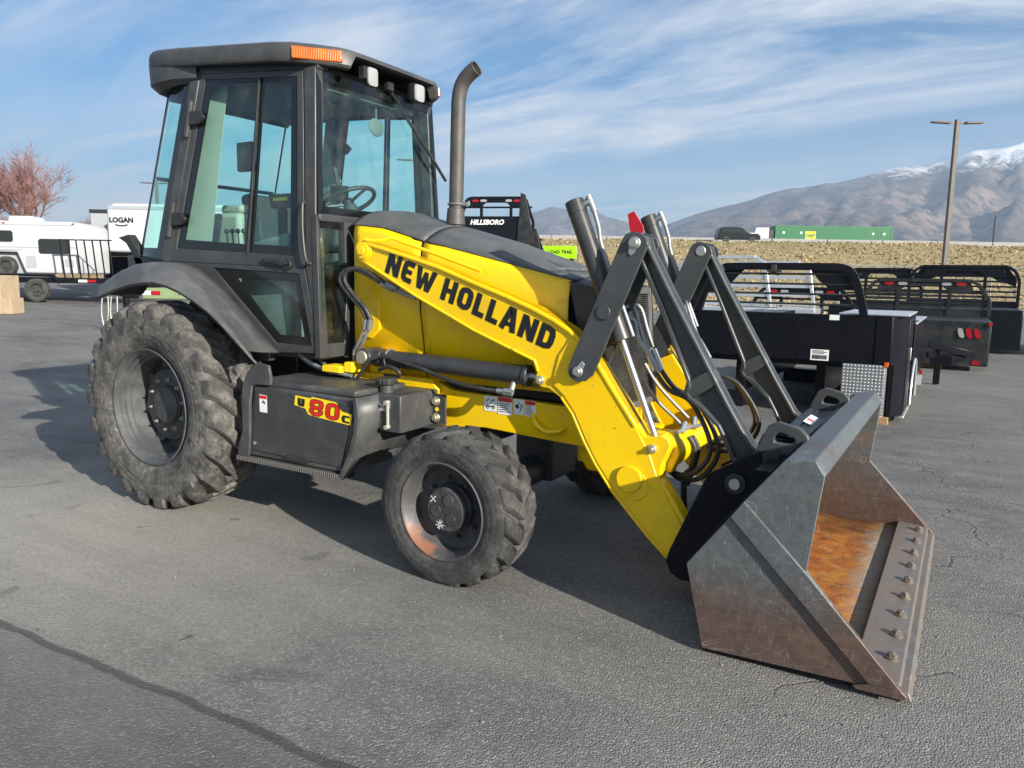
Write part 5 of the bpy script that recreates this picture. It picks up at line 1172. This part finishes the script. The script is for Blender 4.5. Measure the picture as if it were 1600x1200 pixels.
sb(MB().box(3.71, 3.725, 5.50, 5.56, .60, .74), 'door_latch', 'zinc', bevel=.004)
sb(MB().box(3.66, 3.722, 5.20, 6.02, -.010, .016), 'sill_trim', 'aluminium', bevel=.006)
arch = []
for k in range(13):
    a = math.pi*k/12; arch.append((6.48-.46*math.cos(a), .03+.50*math.sin(a)))
sb(MB().tube([(3.72, y, z) for y, z in arch], .018, n=8, sub=2), 'wheel_arch_trim', 'aluminium')
sb(MB().prism([(6.02,.03)]+arch[1:-1]+[(6.94,.03),(7.05,.03),(7.05,.98),(5.85,.98),(5.85,.03)], 3.66, 3.70, 'yz'), 'wheel_arch_panel', 'black_paint')
sb(MB().prism([(6.10,.0)]+[(y*.92+6.48*.08, z*.92) for y, z in arch[1:-1]]+[(6.86,.0)], 3.20, 3.23, 'yz'), 'arch_liner', 'hub_paint')
sb(MB().box(3.20, 3.70, 6.96, 8.60, .20, .96), 'rear_cabinet', 'black_paint', bevel=.01)
sb(MB().box(3.18, 3.72, 6.32, 8.62, .96, .976), 'rear_lid', 'aluminium', bevel=.004)
sb(MB().box(3.20, 3.72, 8.55, 8.64, -.02, .12), 'rear_trim', 'white_paint')
sb(MB().box(1.36, 3.10, 5.05, 8.6, .52, .60).box(1.36, 1.90, 5.1, 8.6, .60, 1.0).box(1.9, 2.0, 5.2, 8.4, .15, .52).box(2.8, 2.9, 5.2, 8.4, .15, .52), 'deck', 'black_paint')
for q in ((1.45, 2.0, 5.2, 5.35), (2.75, 3.09, 5.31, 5.45), (1.9, 2.9, 8.0, 8.2)): sb(MB().box(*q, -.045, .15), 'support_leg', 'black_paint')
# hoop rack
hp = [(1.42,1.10),(1.50,1.36),(1.62,1.56),(1.74,1.635),(1.90,1.65),(2.80,1.65),(3.00,1.645),(3.12,1.60),(3.19,1.50),(3.25,1.33),(3.31,1.10)]
hp2 = []
for i in range(len(hp)-1):
    a = Vector(hp[max(i-1,0)]); b_ = Vector(hp[i]); c = Vector(hp[i+1]); d = Vector(hp[min(i+2,len(hp)-1)])
    for k in range(4):
        t = k/4; hp2.append(tuple(0.5*((2*b_)+(c-a)*t+(2*a-5*b_+4*c-d)*t*t+(3*b_-a-3*c+d)*t**3)))
hp2.append(hp[-1])
sb(MB().strip(hp2, -.080, 4.985, 5.055), 'rack_hoop', 'black_paint', smooth=30)
for q in ([(1.62,1.57),(1.74,1.62),(2.02,1.62),(1.72,1.30),(1.56,1.30)], [(3.16,1.55),(3.0,1.62),(2.66,1.62),(2.80,1.45),(2.92,1.36),(3.20,1.36)]): sb(MB().prism(q, 5.01, 5.03), 'rack_gusset', 'black_paint', bevel=.004)
for z in (1.53, 1.42, 1.31, 1.20): sb(MB().tube([(1.50,5.02,z),(3.22,5.02,z)], .012, n=8, sub=1), 'rack_rod', 'black_plastic')
sb(MB().box(2.28, 2.34, 4.96, 5.0, 1.53, 1.63).box(2.24, 2.40, 4.95, 5.0, 1.545, 1.575), 'rack_light', 'black_plastic', bevel=.006)
sg_ = sb(MB().box(2.76, 2.95, 4.992, 4.998, .585, .705), 'part_label', 'white_decal')
bc = MB()
for k in range(22):
    x = 2.78+k*.007; bc.box(x, x+random.choice((.002,.004)), 4.990, 4.9915, .60, .645)
for k in range(3): bc.box(2.78, 2.93-random.uniform(0,.05), 4.990, 4.9915, .660+k*.014, .666+k*.014)
bc.v = [(x-2.5, y-5.0, z-GZ) for x, y, z in bc.v]; bc.build('label_print', 'decal_black', sg_, smooth=0)
sb(MB().box(2.93, 3.03, 4.992, 4.998, 1.035, 1.092), 'tag_label', 'white_decal')
sb(MB().box(3.51, 3.55, 4.965, 4.99, .56, .61), 'marker_light', 'amber_lens', bevel=.004)
sb(MB().box(3.69, 3.73, 8.50, 8.56, .14, .20), 'rear_marker', 'red_lens', bevel=.004)
o = MB().box(-.09, .09, -.06, .06, 0, .075).build('wood_block', 'wood_block', bevel=.004, loc=(3.50, 4.98, GZ-.002)); tag(o, 'small brown timber block under the diamond plate corner', 'wood block')

# ---- flat truck beds: deck, tail skirt, head rack
def flat_bed(name, loc, w, lenb, deck_z, rack_h, mat, label, hooped=False, skirt=True, tail_lamps=True, rz=0.0, slats=6, lamps=True):
    r = empty(name, loc, rz); tag(r, label, 'truck bed')
    h = w/2
    MB().box(-h, h, 0, lenb, deck_z-.09, deck_z).build('deck', mat, r, bevel=.006)
    MB().box(-.45, -.35, .1, lenb-.1, deck_z-.26, deck_z-.09).box(.35, .45, .1, lenb-.1, deck_z-.26, deck_z-.09).build('runner', mat, r)
    MB().box(-.5, .5, .3, .4, 0, deck_z-.26).box(-.5, .5, lenb-.5, lenb-.4, 0, deck_z-.26).build('stand', 'wood_block', r)
    if skirt:
        MB().hexa([(-h,-.02,.10),(h,-.02,.10),(h,.02,.10),(-h,.02,.10)], [(-h,-.02,deck_z+.004),(h,-.02,deck_z+.004),(h,.02,deck_z+.004),(-h,.02,deck_z+.004)]).build('tail_skirt', mat, r, bevel=.006)
        MB().box(h-.03, h+.02, .02, .9, .10, deck_z-.002).build('side_skirt', mat, r, bevel=.006)
        MB().box(h-.04, h+.05, .95, lenb, deck_z-.40, deck_z-.16).build('tool_box', 'black_paint', r, bevel=.01)
    if tail_lamps:
        for s in (-1, 1):
            for k, mt_ in enumerate(('clear_lens', 'red_lens', 'red_lens')):
                m1 = MB(); oval(m1, (s*(h-.42+.12*k), -.021, deck_z-.20), (1,0,0), (-.28,0,1), .085, .17, .02); m1.build('tail_lamp', mt_, r, smooth=40)
            MB().box(s*h-.03, s*h+.03, -.05, .0, deck_z-.06, deck_z-.01).build('side_marker', 'red_lens', r)
        MB().box(h-.22, h-.10, -.03, -.02, .13, .19).build('reflector', 'red_lens', r)
    yb = lenb-.06; z1 = deck_z+rack_h
    fr = MB()
    prof_ = [(-h,deck_z),(-h,deck_z+rack_h*.45),(-h*.80,z1-.05),(-h*.68,z1),(h*.68,z1),(h*.80,z1-.05),(h,deck_z+rack_h*.45),(h,deck_z)] if not hooped else [(-h,deck_z),(-h,z1-.35),(-h*.92,z1-.12),(-h*.78,z1),(h*.78,z1),(h*.92,z1-.12),(h,z1-.35),(h,deck_z)]
    for a, b_ in zip(prof_, prof_[1:]): fr.bar((a[0],yb,a[1]), (b_[0],yb,b_[1]), .07, .10, (0,1,0))
    fr.build('rack_frame', mat, r, bevel=.006)
    MB().prism([(-h*.70,z1-.02),(h*.70,z1-.02),(h*.76,z1-.22),(h*.40,z1-.22),(h*.28,z1-.12),(-h*.28,z1-.12),(-h*.40,z1-.22),(-h*.76,z1-.22)], yb-.02, yb+.02).build('rack_header', mat, r, bevel=.004)
    for x in (-h*.40, h*.40): MB().box(x-.035, x+.035, yb-.03, yb+.03, deck_z, z1-.18).build('rack_post', mat, r)
    for k in range(slats):
        z = deck_z+.10+(rack_h-.36)*k/(slats-1); MB().box(-h*.96, h*.96, yb-.015, yb+.015, z, z+.045).build('rack_slat', mat, r)
    MB().box(-h*.98, h*.98, yb-.012, yb+.012, deck_z, deck_z+.14).build('rack_panel', mat, r)
    if hooped: MB().prism([(-h*.78,z1-.02),(h*.78,z1-.02),(h*.95,z1-.30),(h*.95,z1-.48),(h*.62,z1-.34),(h*.50,z1-.26),(-h*.50,z1-.26),(-h*.62,z1-.34),(-h*.95,z1-.48),(-h*.95,z1-.30)], yb+.021, yb+.04).build('rack_arch_plate', mat, r)
    for s in (-1, 1) if lamps else ():
        m1 = MB(); oval(m1, (s*h*.34, yb-.021, z1-.07), (1,0,0), (0,0,1), .17, .065, .02); m1.build('rack_lamp', 'clear_lens', r, smooth=40)
        m1 = MB(); oval(m1, (s*h*.56, yb-.021, z1-.07), (1,0,0), (0,0,1), .17, .065, .02); m1.build('rack_lamp', 'red_lens', r, smooth=40)
    return r, yb, z1
flat_bed('flat_truck_bed', (3.42, 11.3, GZ), 2.30, 2.4, .86, .70, 'bed_grey_paint', 'dark grey flat truck bed with red and white tail lamps, right of the service body')
flat_bed('hooped_truck_bed', (4.05, 15.6, GZ), 2.35, 2.6, .95, .98, 'black_paint', 'black truck bed with tall rounded head rack behind the dark grey bed', hooped=True, tail_lamps=False, lamps=False)
flat_bed('edge_truck_bed', (7.05, 15.6, GZ), 2.35, 2.6, .95, .75, 'black_paint', 'black truck bed cut off by the right edge of the picture', tail_lamps=False, slats=5, lamps=False)
flat_bed('low_truck_bed', (.95, 12.2, GZ), 2.2, 2.2, .62, .72, 'black_paint', 'low black truck bed seen through the rods of the service body rack', tail_lamps=True, slats=4, skirt=False)
flat_bed('leaning_truck_bed', (2.2, 16.3, GZ), 1.9, 2.2, .9, .95, 'black_paint', 'black truck bed with louvred rack between the service body and the rounded rack', tail_lamps=False, slats=7, lamps=False)
# gooseneck hitch arm poking from between the beds
o = MB().bar((3.75, 8.9, .56), (4.32, 9.15, .42), .09, .10).bar((3.75, 8.95, .40), (4.25, 9.15, .34), .08, .10).bar((3.90,9.0,-.04),(3.90,9.0,.5), .09, .09, (0,1,0)).box(3.80,4.10,8.95,9.15,.24,.40).build('trailer_tongue', 'black_paint', bevel=.01)
tag(o, 'black trailer tongue sticking out behind the service body', 'trailer hitch')
# stacked beds with white lettering behind the hood
base = Vector((-6.05, 11.9, gz(-6)+.25))
for i, (dz, dyy, w, lb_) in enumerate(((.55, 0, 2.05, 'lowest black bed of the stack behind the hood'), (1.35, .35, 2.05, 'middle black bed of the stack behind the hood'), (2.15, .05, 1.95, 'topmost black bed of the stack, with lamps on its head rack'))):
    r, yb, z1 = flat_bed('stacked_truck_bed', (base.x+.10*(2-i), base.y+dyy, base.z), w, 1.2, dz, 1.10, 'black_paint', lb_, tail_lamps=False, skirt=False, rz=R(20), slats=4)
    r['group'] = 'black truck beds stacked behind the hood'
    MB().prism([(-w*.48,dz-.1),(w*.48,dz-.1),(w*.48,dz+.52),(-w*.48,dz+.52)], -.03, .0).build('bed_panel', 'black_paint', r)
    MB().prism([(w*.40,dz-.1),(w*.62,dz-.1),(w*.50,dz+1.05),(w*.44,dz+1.10)], -.08, -.03).build('side_upright', 'bed_grey_paint', r, bevel=.006)
    if i == 2: text('HILLSBORO', .16, 'white_decal', (.02, -.032, dz+.40), (1,0,0), (0,0,1), r, name='bed_lettering', bold=.006, shear=.25)
# lime green trailer behind the stack
LM = empty('lime_trailer', (-6.35, 16.2, gz(-6)), R(14)); tag(LM, 'lime green trailer with black lettering behind the tilt cylinder', 'trailer')
MB().box(-1.4, .62, -.04, .04, 2.05, 2.42).build('side_rail', 'lime_paint', LM, bevel=.01)
MB().box(-1.4, .62, -.03, 1.9, 1.55, 1.63).build('trailer_deck', 'lime_paint', LM); MB().bar((.15,0,1.2),(.50,0,2.05), .10, .10, (0,1,0)).bar((-.6,0,0),(-.6,0,1.6), .12, .12, (0,1,0)).bar((.4,0,0),(.4,0,1.6), .12, .12, (0,1,0)).build('support_leg', 'black_paint', LM)
text('LOAD TRAIL', .13, 'decal_black', (.15, -.044, 2.24), (1,0,0), (0,0,1), LM, name='trailer_lettering', bold=.004)
q = MB(); decal_rect(q, -.55, -.47, 2.16, 2.24, -.044); decal_rect(q, -.44, -.36, 2.16, 2.24, -.044); decal_rect(q, -.50, -.40, 2.28, 2.36, -.044); q.build('trailer_mark', 'decal_black', LM, smooth=0)
# bright aluminium racks standing behind the black service body
for i, (x, y, w, h0) in enumerate(((-.55, 13.6, 1.10, 2.02), (.30, 14.3, 1.05, 1.92))):
    r = empty('aluminium_rack', (x, y, GZ)); tag(r, ('taller pale aluminium truck bed frame seen between the bucket links', 'lower pale aluminium truck bed frame, right of the taller one')[i], 'truck bed', 'aluminium truck bed frames')
    fr = MB(); pr_ = [(-w,.3),(-w,h0-.2),(-w*.85,h0),(w*.55,h0),(w*.75,h0-.15),(w*.9,.9),(w*.9,.3)]
    for a, b_ in zip(pr_, pr_[1:]): fr.bar((a[0],0,a[1]),(b_[0],0,b_[1]), .07, .09, (0,1,0))
    fr.build('rack_frame', 'aluminium', r, bevel=.008)
    for k in range(4): MB().box(-w*.95, w*.85, -.02, .02, .95+k*.2, 1.02+k*.2).build('rack_slat', 'aluminium', r)
    MB().box(-w, w*1.1, -1.2, .02, .80, .92).build('deck', 'aluminium', r, bevel=.01); MB().box(-.8, -.6, -.9, -.2, 0, .80).box(.5, .7, -.9, -.2, 0, .80).build('stand', 'black_paint', r)

# ---- road traffic
def on_road(D, l_, z=5.27): return away(D, l_, z)
RZ_ = math.atan2(RH.y, RH.x)
SU = empty('suv', on_road(80.8, 23.3, 5.27), RZ_); tag(SU, 'black sport utility car on the road left of the green container', 'car')
bodyp = [(-2.5,.45),(-2.52,.95),(-2.42,1.15),(-2.30,1.68),(-2.0,1.83),(-.4,1.86),(.25,1.80),(1.0,1.22),(1.2,1.15),(2.25,1.05),(2.48,.85),(2.5,.45)]
MB().prism(bodyp, -.95, .95).build('car_body', 'car_black', SU, bevel=.08)
MB().prism([(-2.20,1.22),(-2.08,1.66),(-.2,1.72),(.22,1.66),(.85,1.22)], -.962, -.952).build('side_window', 'dark_glass', SU)
MB().box(2.42, 2.52, -.85, -.55, .82, .96).build('headlight', 'clear_lens', SU, bevel=.02)
for x in (-1.55, 1.5): wheel_at(SU, x, -.86, .38, .38, .25)
SU.scale = (.88, .88, .88)
TK = empty('semi_truck', on_road(112, 35.6, 5.27), RZ_); tag(TK, 'white lorry tractor pulling a green container along the road', 'truck')
MB().prism([(-1.9,.5),(-1.9,3.0),(-1.2,3.0),(-1.0,3.75),(.9,3.75),(.9,.5)], -1.2, 1.2).build('truck_cab', 'white_paint', TK, bevel=.1)
MB().prism([(-2.0,.5),(-3.0,.6),(-3.0,1.9),(-1.9,2.1)], -1.1, 1.1).build('truck_hood', 'white_paint', TK, bevel=.1)
MB().prism([(-1.75,2.15),(-1.35,2.85),(-.6,2.85),(-.6,2.15)], -1.21, -1.202).build('cab_window', 'dark_glass', TK)
MB().box(.95, 1.6, -1.1, 1.1, .5, 3.4).build('sleeper_gap', 'black_plastic', TK)
for x in (-2.2, 1.4, 2.4): wheel_at(TK, x, -1.0, .52, .52, .3)
CN = empty('shipping_container', on_road(112, 45.6, 6.2), RZ_); tag(CN, 'long green corrugated shipping container on the lorry with a yellow emblem', 'container')
MB().box(-8.2, 8.5, -1.25, 1.25, 0, 3.1).build('container_box', 'container_green', CN)
cg = MB()
for k in range(64):
    x = -8.0+k*.256; cg.box(x, x+.13, -1.29, -1.25, .12, 2.98)
cg.build('corrugation', 'container_green', CN)
MB().box(-8.25, 8.55, -1.31, -1.25, 2.98, 3.12).box(-8.25, -8.05, -1.31, -1.25, 0, 3.1).box(8.38, 8.55, -1.31, -1.25, 0, 3.1).build('container_rail', 'container_green', CN)
MB().box(-3.95, -2.45, -1.305, -1.295, 1.05, 2.35).build('emblem_panel', 'decal_yellow', CN); text('EMP', .75, 'container_green', (-3.2,-1.312,1.72), (1,0,0), (0,0,1), CN, name='emblem_lettering', bold=.03)
for x in (-7.2, -4.7, 5.6, 7.2): MB().box(x, x+.3, -1.302, -1.294, 2.0, 2.3).build('container_mark', 'white_decal', CN)
MB().box(-8.2, 8.4, -1.1, 1.1, -.45, -.02).build('chassis_beam', 'black_plastic', CN)
for x in (5.6, 6.9): wheel_at(CN, x, -1.0, -.42, .50, .3)
# lamp posts
def lamp_post(name, loc, h, rz, label, arms=(1, -1)):
    r = empty(name, loc, rz); tag(r, label, 'lamp post')
    MB().bar((0,0,0), (0,0,h), .20, .20, (0,1,0)).build('pole', 'pole_paint', r, bevel=.02)
    for s in arms:
        A_ = MB().bar((s*.10,0,h-.15),(s*.38,0,h-.18), .07, .07).build('arm', 'pole_paint', r)
        MB().hexa([(s*.36,-.16,h-.20),(s*1.22,-.14,h-.16),(s*1.22,.14,h-.16),(s*.36,.16,h-.20)], [(s*.36,-.14,h-.10),(s*1.22,-.10,h-.10),(s*1.22,.10,h-.10),(s*.36,.14,h-.10)]).build('lamp_head', 'pole_paint', r, bevel=.02)
    return r
p = away(36, 20.75); lamp_post('lamp_post', (3.05, 38.3, -.3), 9.35, RZ_, 'brown two headed lamp post rising from the dry grass bank')
# dark sign seen edge on beside the road
p = away(118, 73.2); r = empty('road_sign', (p.x, p.y, 5.2), RZ_+R(62)); tag(r, 'dark grey roadside board seen nearly edge on against the mountain', 'sign')
MB().box(-1.2, 1.2, -.10, .10, 1.8, 6.6).build('board', 'sign_grey', r, bevel=.03); MB().box(-.1, .1, -.05, .05, 0, 1.8).build('post', 'sign_grey', r)

# ---- left: trailers and camper
ax = Vector((.78, .62, 0)); RZL = math.atan2(.62, .78)
LT = empty('utility_trailer', (-22.6, 10.5, gz(-22.6)), R(33)); tag(LT, 'black tandem utility trailer with ramp gate carrying the white camper', 'trailer')
lt_ = lambda mb, n_, m_, **kw: mb.build(n_, m_, LT, **kw)
lt_(MB().box(-4.0, 3.4, -1.0, -.9, .62, .78).box(-4.0, 3.4, .9, 1.0, .62, .78), 'frame_rail', 'black_paint', bevel=.01)
lt_(MB().box(-4.0, 3.4, -.9, .9, .70, .76), 'trailer_deck', 'black_paint')
for x in (-1.02, .02):
    w = wheel_at(LT, x, -1.1, .38, .38, .24)
lt_(MB().tube([(-1.75,-1.12,.62),(-1.62,-1.12,.80),(-1.35,-1.12,.87),(.35,-1.12,.87),(.62,-1.12,.80),(.75,-1.12,.62)], .05, n=6, sub=2), 'wheel_fender', 'black_paint')
for x in (-2.4, 1.3): lt_(MB().box(x, x+.28, -1.012, -1.002, .66, .74), 'white_tape', 'white_decal'); lt_(MB().box(x+.29, x+.57, -1.012, -1.002, .66, .74), 'red_tape', 'red_lens')
for k in range(7): lt_(MB().bar((.85+.26*k-.10,-.95,2.02),(.85+.26*k,-.95,.78), .035, .035, (0,1,0)), 'gate_bar', 'black_paint')
lt_(MB().bar((.72,-.95,2.03),(2.42,-.95,2.03), .04, .04), 'gate_top_rail', 'black_paint')
CM = empty('camper', (-24.85, 10.4, gz(-24.8)+.3), R(33)); tag(CM, 'white slide in camper with dark oval windows below the bare red tree', 'camper')
cm_ = lambda mb, n_, m_, **kw: mb.build(n_, m_, CM, **kw)
cm_(MB().prism([(-2.3,1.30),(-2.35,2.20),(-1.9,2.30),(2.6,2.30),(2.75,2.15),(2.75,.55),(.95,.55),(.70,1.25)], -1.1, 1.1), 'camper_shell', 'white_paint', bevel=.06)
cm_(MB().prism([(-2.2,.50),(-2.2,1.28),(.6,1.24),(.9,.5)], -.85, .9), 'camper_under_body', 'trailer_grey', bevel=.04)
for (x0, x1, z0, z1) in ((-.05,.62,1.60,1.98), (1.45,2.5,1.22,1.72), (-2.30,-2.05,1.50,1.95)):
    cm_(MB().prism([(x0+.06,z0),(x1-.06,z0),(x1,z0+.06),(x1,z1-.06),(x1-.06,z1),(x0+.06,z1),(x0,z1-.06),(x0,z0+.06)], -1.125, -1.10), 'camper_window', 'dark_glass', bevel=.01)
cm_(MB().prism([(.05,2.30),(.10,2.52),(.85,2.52),(.95,2.30)], -.4, .4), 'roof_vent', 'white_paint', bevel=.04)
cm_(MB().box(-1.9, -.6, -.6, .6, 2.31, 2.42), 'roof_rack', 'trailer_grey', bevel=.02)
cm_(MB().box(-2.0, -.9, -.87, -.85, .60, 1.16).box(-1.25, -.1, -.875, -.855, .75, 1.2), 'under_window', 'black_plastic')
w = wheel_at(CM, .28, -1.0, .78, .34, .24)
cm_(MB().box(-2.3, 2.74, -1.112, -1.10, 2.17, 2.19), 'roof_seam', 'trailer_grey'); cm_(MB().box(-2.28, 2.74, -1.112, -1.10, 1.42, 1.45), 'side_stripe', 'trailer_grey'); cm_(MB().box(-2.28, .9, -1.113, -1.10, 1.33, 1.36), 'side_stripe', 'decal_grey')
cm_(MB().box(1.0, 1.35, -1.115, -1.10, .75, 1.15), 'access_hatch', 'trailer_grey', bevel=.01); cm_(MB().box(2.3, 2.6, -1.115, -1.10, .8, 1.05), 'access_hatch', 'trailer_grey', bevel=.01)
for x in (-2.2, 0.3, 2.6): cm_(MB().box(x, x+.08, -1.125, -1.10, 2.21, 2.25), 'marker_light', 'red_lens')
LG = empty('cargo_trailer', (-22.25, 13.45, gz(-22.2)), R(33)); tag(LG, 'tall white gooseneck cargo trailer with black lettering on its nose', 'trailer')
lg = lambda mb, n_, m_, **kw: mb.build(n_, m_, LG, **kw)
lg(MB().prism([(-1.15,1.75),(-1.12,3.30),(-.9,3.52),(6.5,3.52),(6.5,.8),(1.9,.8),(1.6,1.72)], -.05, 2.2), 'trailer_box', 'white_paint', bevel=.08)
lg(MB().box(-1.05, 6.5, -.075, -.045, 3.30, 3.42), 'roof_trim', 'aluminium')
text('LOGAN', .25, 'decal_black', (-.60, -.056, 2.90), (1,0,0), (0,0,1), LG, name='trailer_lettering', bold=.014)
q = MB(); stroke(q, [(-.82,2.75),(-.74,2.71),(-.60,2.70),(-.46,2.71),(-.38,2.75)], .05, lambda a, b_: (a, -.056, b_)); q.build('lettering_swoosh', 'decal_black', LG, smooth=0)
lg(MB().bar((-.6,.6,1.75),(-.6,.6,.2), .12, .12, (0,1,0)).box(-.75,-.45,.45,.75,0,.2), 'landing_leg', 'black_paint')
wheel_at(LG, 4.2, .05, .38, .38, .24)
GT = empty('grey_cargo_trailer', (-24.6, 13.9, gz(-24.4)), R(33)); tag(GT, 'grey cargo trailer with dark roof edge left of the tall white one', 'trailer')
MB().box(-.85, .85, 0, 4, 1.9, 3.25).build('trailer_box', 'trailer_grey', GT, bevel=.04); MB().box(-.86, .86, -.02, .5, 3.2, 3.34).build('roof_edge', 'black_plastic', GT); MB().box(-.8, .85, -.04, 0, 1.55, 1.92).build('bumper', 'black_plastic', GT)
for x in (-.7, -.1, .5): MB().box(x, x+.16, -.045, -.041, 1.86, 1.93).build('red_marker', 'red_lens', GT)
MB().box(-.6, .6, .3, 3.6, .1, 1.55).build('under_frame', 'black_paint', GT); text('LOGAN', .26, 'decal_grey', (.15, -.006, 2.42), (1,0,0), (0,0,1), GT, name='trailer_lettering', bold=.006)
# dark cab of a parked pickup seen behind the gate
# olive trailer behind the fender
OT = empty('olive_trailer', (-10.3, 7.3, gz(-10.3)), R(31)); tag(OT, 'olive green trailer with red and white tape behind the rear fender', 'trailer')
ot = lambda mb, n_, m_, **kw: mb.build(n_, m_, OT, **kw)
ot(MB().box(-1.55, 3.0, -.05, .05, .82, 1.06), 'frame_rail', 'olive_paint', bevel=.01); ot(MB().box(-1.55, 3.0, 0, 1.8, 1.0, 1.05), 'trailer_deck', 'olive_paint'); ot(MB().box(-1.55,3.0,-.03,.03,.60,.74), 'lower_rail', 'olive_paint', bevel=.01)
for x in (-1.35, .42): ot(MB().box(x, x+.20, -.062, -.052, .90, .99), 'red_tape', 'red_lens'); ot(MB().box(x-.2, x-.01, -.062, -.052, .90, .99), 'white_tape', 'white_decal')
text('LOAD TRAIL', .11, 'decal_black', (-.45, -.053, .945), (1,0,0), (0,0,1), OT, name='trailer_lettering', bold=.002)
ot(MB().bar((-1.7,0,.9),(-2.0,0,.9), .14, .14).bar((-1.95,0,.95),(-1.95,0,.08), .10, .10, (0,1,0)).bar((-1.95,0,.0),(-1.95,0,.06), .22, .22, (0,1,0)), 'jack_stand', 'black_paint', bevel=.01)
for k in range(2): ot(MB().tube([(-2.25-.2*k,-.05,.85),(-2.28-.2*k,-.06,.45),(-2.22-.2*k,-.05,.12),(-2.14-.2*k,-.05,.45),(-2.12-.2*k,-.05,.85)], .016, n=6), 'safety_chain', 'zinc')
wheel_at(OT, 1.6, .1, .38, .38, .24)
# plywood crate at the left edge
o = MB().box(-.55, .30, 0, .8, 0, 1.02).box(.30, .52, .05, .6, 0, .42).build('plywood_crate', 'plywood', bevel=.01, loc=(-18.1, 6.35, gz(-18))); o.rotation_euler.z = R(31); tag(o, 'pale plywood crate standing at the left edge of the picture', 'crate')

# ---- bare tree
def bare_tree(loc, h, label, seed):
    rnd = random.Random(seed); r = empty('bare_tree', loc); tag(r, label, 'tree')
    trunk = MB(); twigs = MB()
    def grow(p, d, ln, rad, lv):
        if lv > 5 or rad < .006: return
        pts = [p]; q = p.copy(); dd = d.copy()
        for k in range(3):
            dd = (dd+Vector((rnd.gauss(0,.12),rnd.gauss(0,.12),rnd.gauss(.05,.06)))).normalized(); q = q+dd*ln/3; pts.append(q.copy())
        (trunk if lv < 2 else twigs).tube(pts, (rad, rad*.68), n=7 if lv < 2 else 3, sub=1, cap=False)
        nb = 4 if lv < 1 else (5 if lv < 3 else (4 if lv < 5 else 3))
        for k in range(nb):
            a = rnd.uniform(0, 2*math.pi); sp = rnd.uniform(.35, .85) if lv else rnd.uniform(.35, .65)
            o1 = dd.orthogonal().normalized(); o2 = dd.cross(o1)
            nd = (dd*math.cos(sp)+(o1*math.cos(a)+o2*math.sin(a))*math.sin(sp)).normalized()
            st = pts[rnd.choice((1, 2, 3, 3))] if lv else pts[rnd.choice((2, 3, 3))]
            grow(st, nd, ln*rnd.uniform(.58, .78), max(.009, rad*rnd.uniform(.45, .62)), lv+1)
    for k in range(3): grow(Vector((0,0,.2 if k else 0)), Vector((rnd.gauss(0,.18),rnd.gauss(0,.18),1)).normalized(), h*.28, .17, 0)
    trunk.build('trunk', 'bark', r, smooth=60); twigs.build('crown', 'twig', r, smooth=0)
p = away(52, -33.0); bare_tree((p.x, p.y, .8), 12.0, 'bare tree with a dense crown of reddish twigs above the camper', 5)
p = away(60, -33.2); bare_tree((p.x-.5, p.y+1.5, .8), 6.5, 'smaller bare reddish tree right of the big one', 9)
# lamp post on the left; only one end of its head shows in the picture
p = away(30, -20.85); lamp_post('lamp_post', (p.x, p.y, .3), 8.7, RZ_, 'lamp post whose head reaches in at the upper left edge', arms=(1,))
p = away(60, -27.6); lamp_post('lamp_post', (p.x, p.y, .3), 8.0, RZ_, 'distant lamp post standing behind the cab', arms=(-1, 1))
p = away(45, -5.6); lamp_post('lamp_post', (p.x, p.y, -.05), 8.2, RZ_, 'lamp post seen through the windscreen', arms=(-1,))

# ---- haze in the air between here and the mountains
hzb = MB()
c = [away(-350, -3500), away(-350, 3500), away(3700, 3500), away(3700, -3500)]
hzb.hexa([(p.x, p.y, -5.0) for p in c], [(p.x, p.y, 500.0) for p in c])
mh = bpy.data.materials.new('haze'); mh.use_nodes = True; th = mh.node_tree; th.nodes.clear()
oh = N('ShaderNodeOutputMaterial', th); pv = N('ShaderNodeVolumePrincipled', th)
pv.inputs['Color'].default_value = (0.58, 0.76, 1.0, 1); pv.inputs['Density'].default_value = 0.00034; pv.inputs['Anisotropy'].default_value = 0.1
th.links.new(pv.outputs[0], oh.inputs['Volume']); MATS['haze'] = mh
ho = hzb.build('haze', 'haze', smooth=0); tag(ho, 'thin bluish haze over the whole view', 'haze', kind='stuff')

# ---- no piece sits deeper than thing > part > sub-part
def depth(o):
    n = 0
    while o.parent: o = o.parent; n += 1
    return n
for o in list(bpy.data.objects):
    while depth(o) > 2:
        par = o.parent; o.location = Vector(o.location)+Vector(par.location); o.parent = par.parent
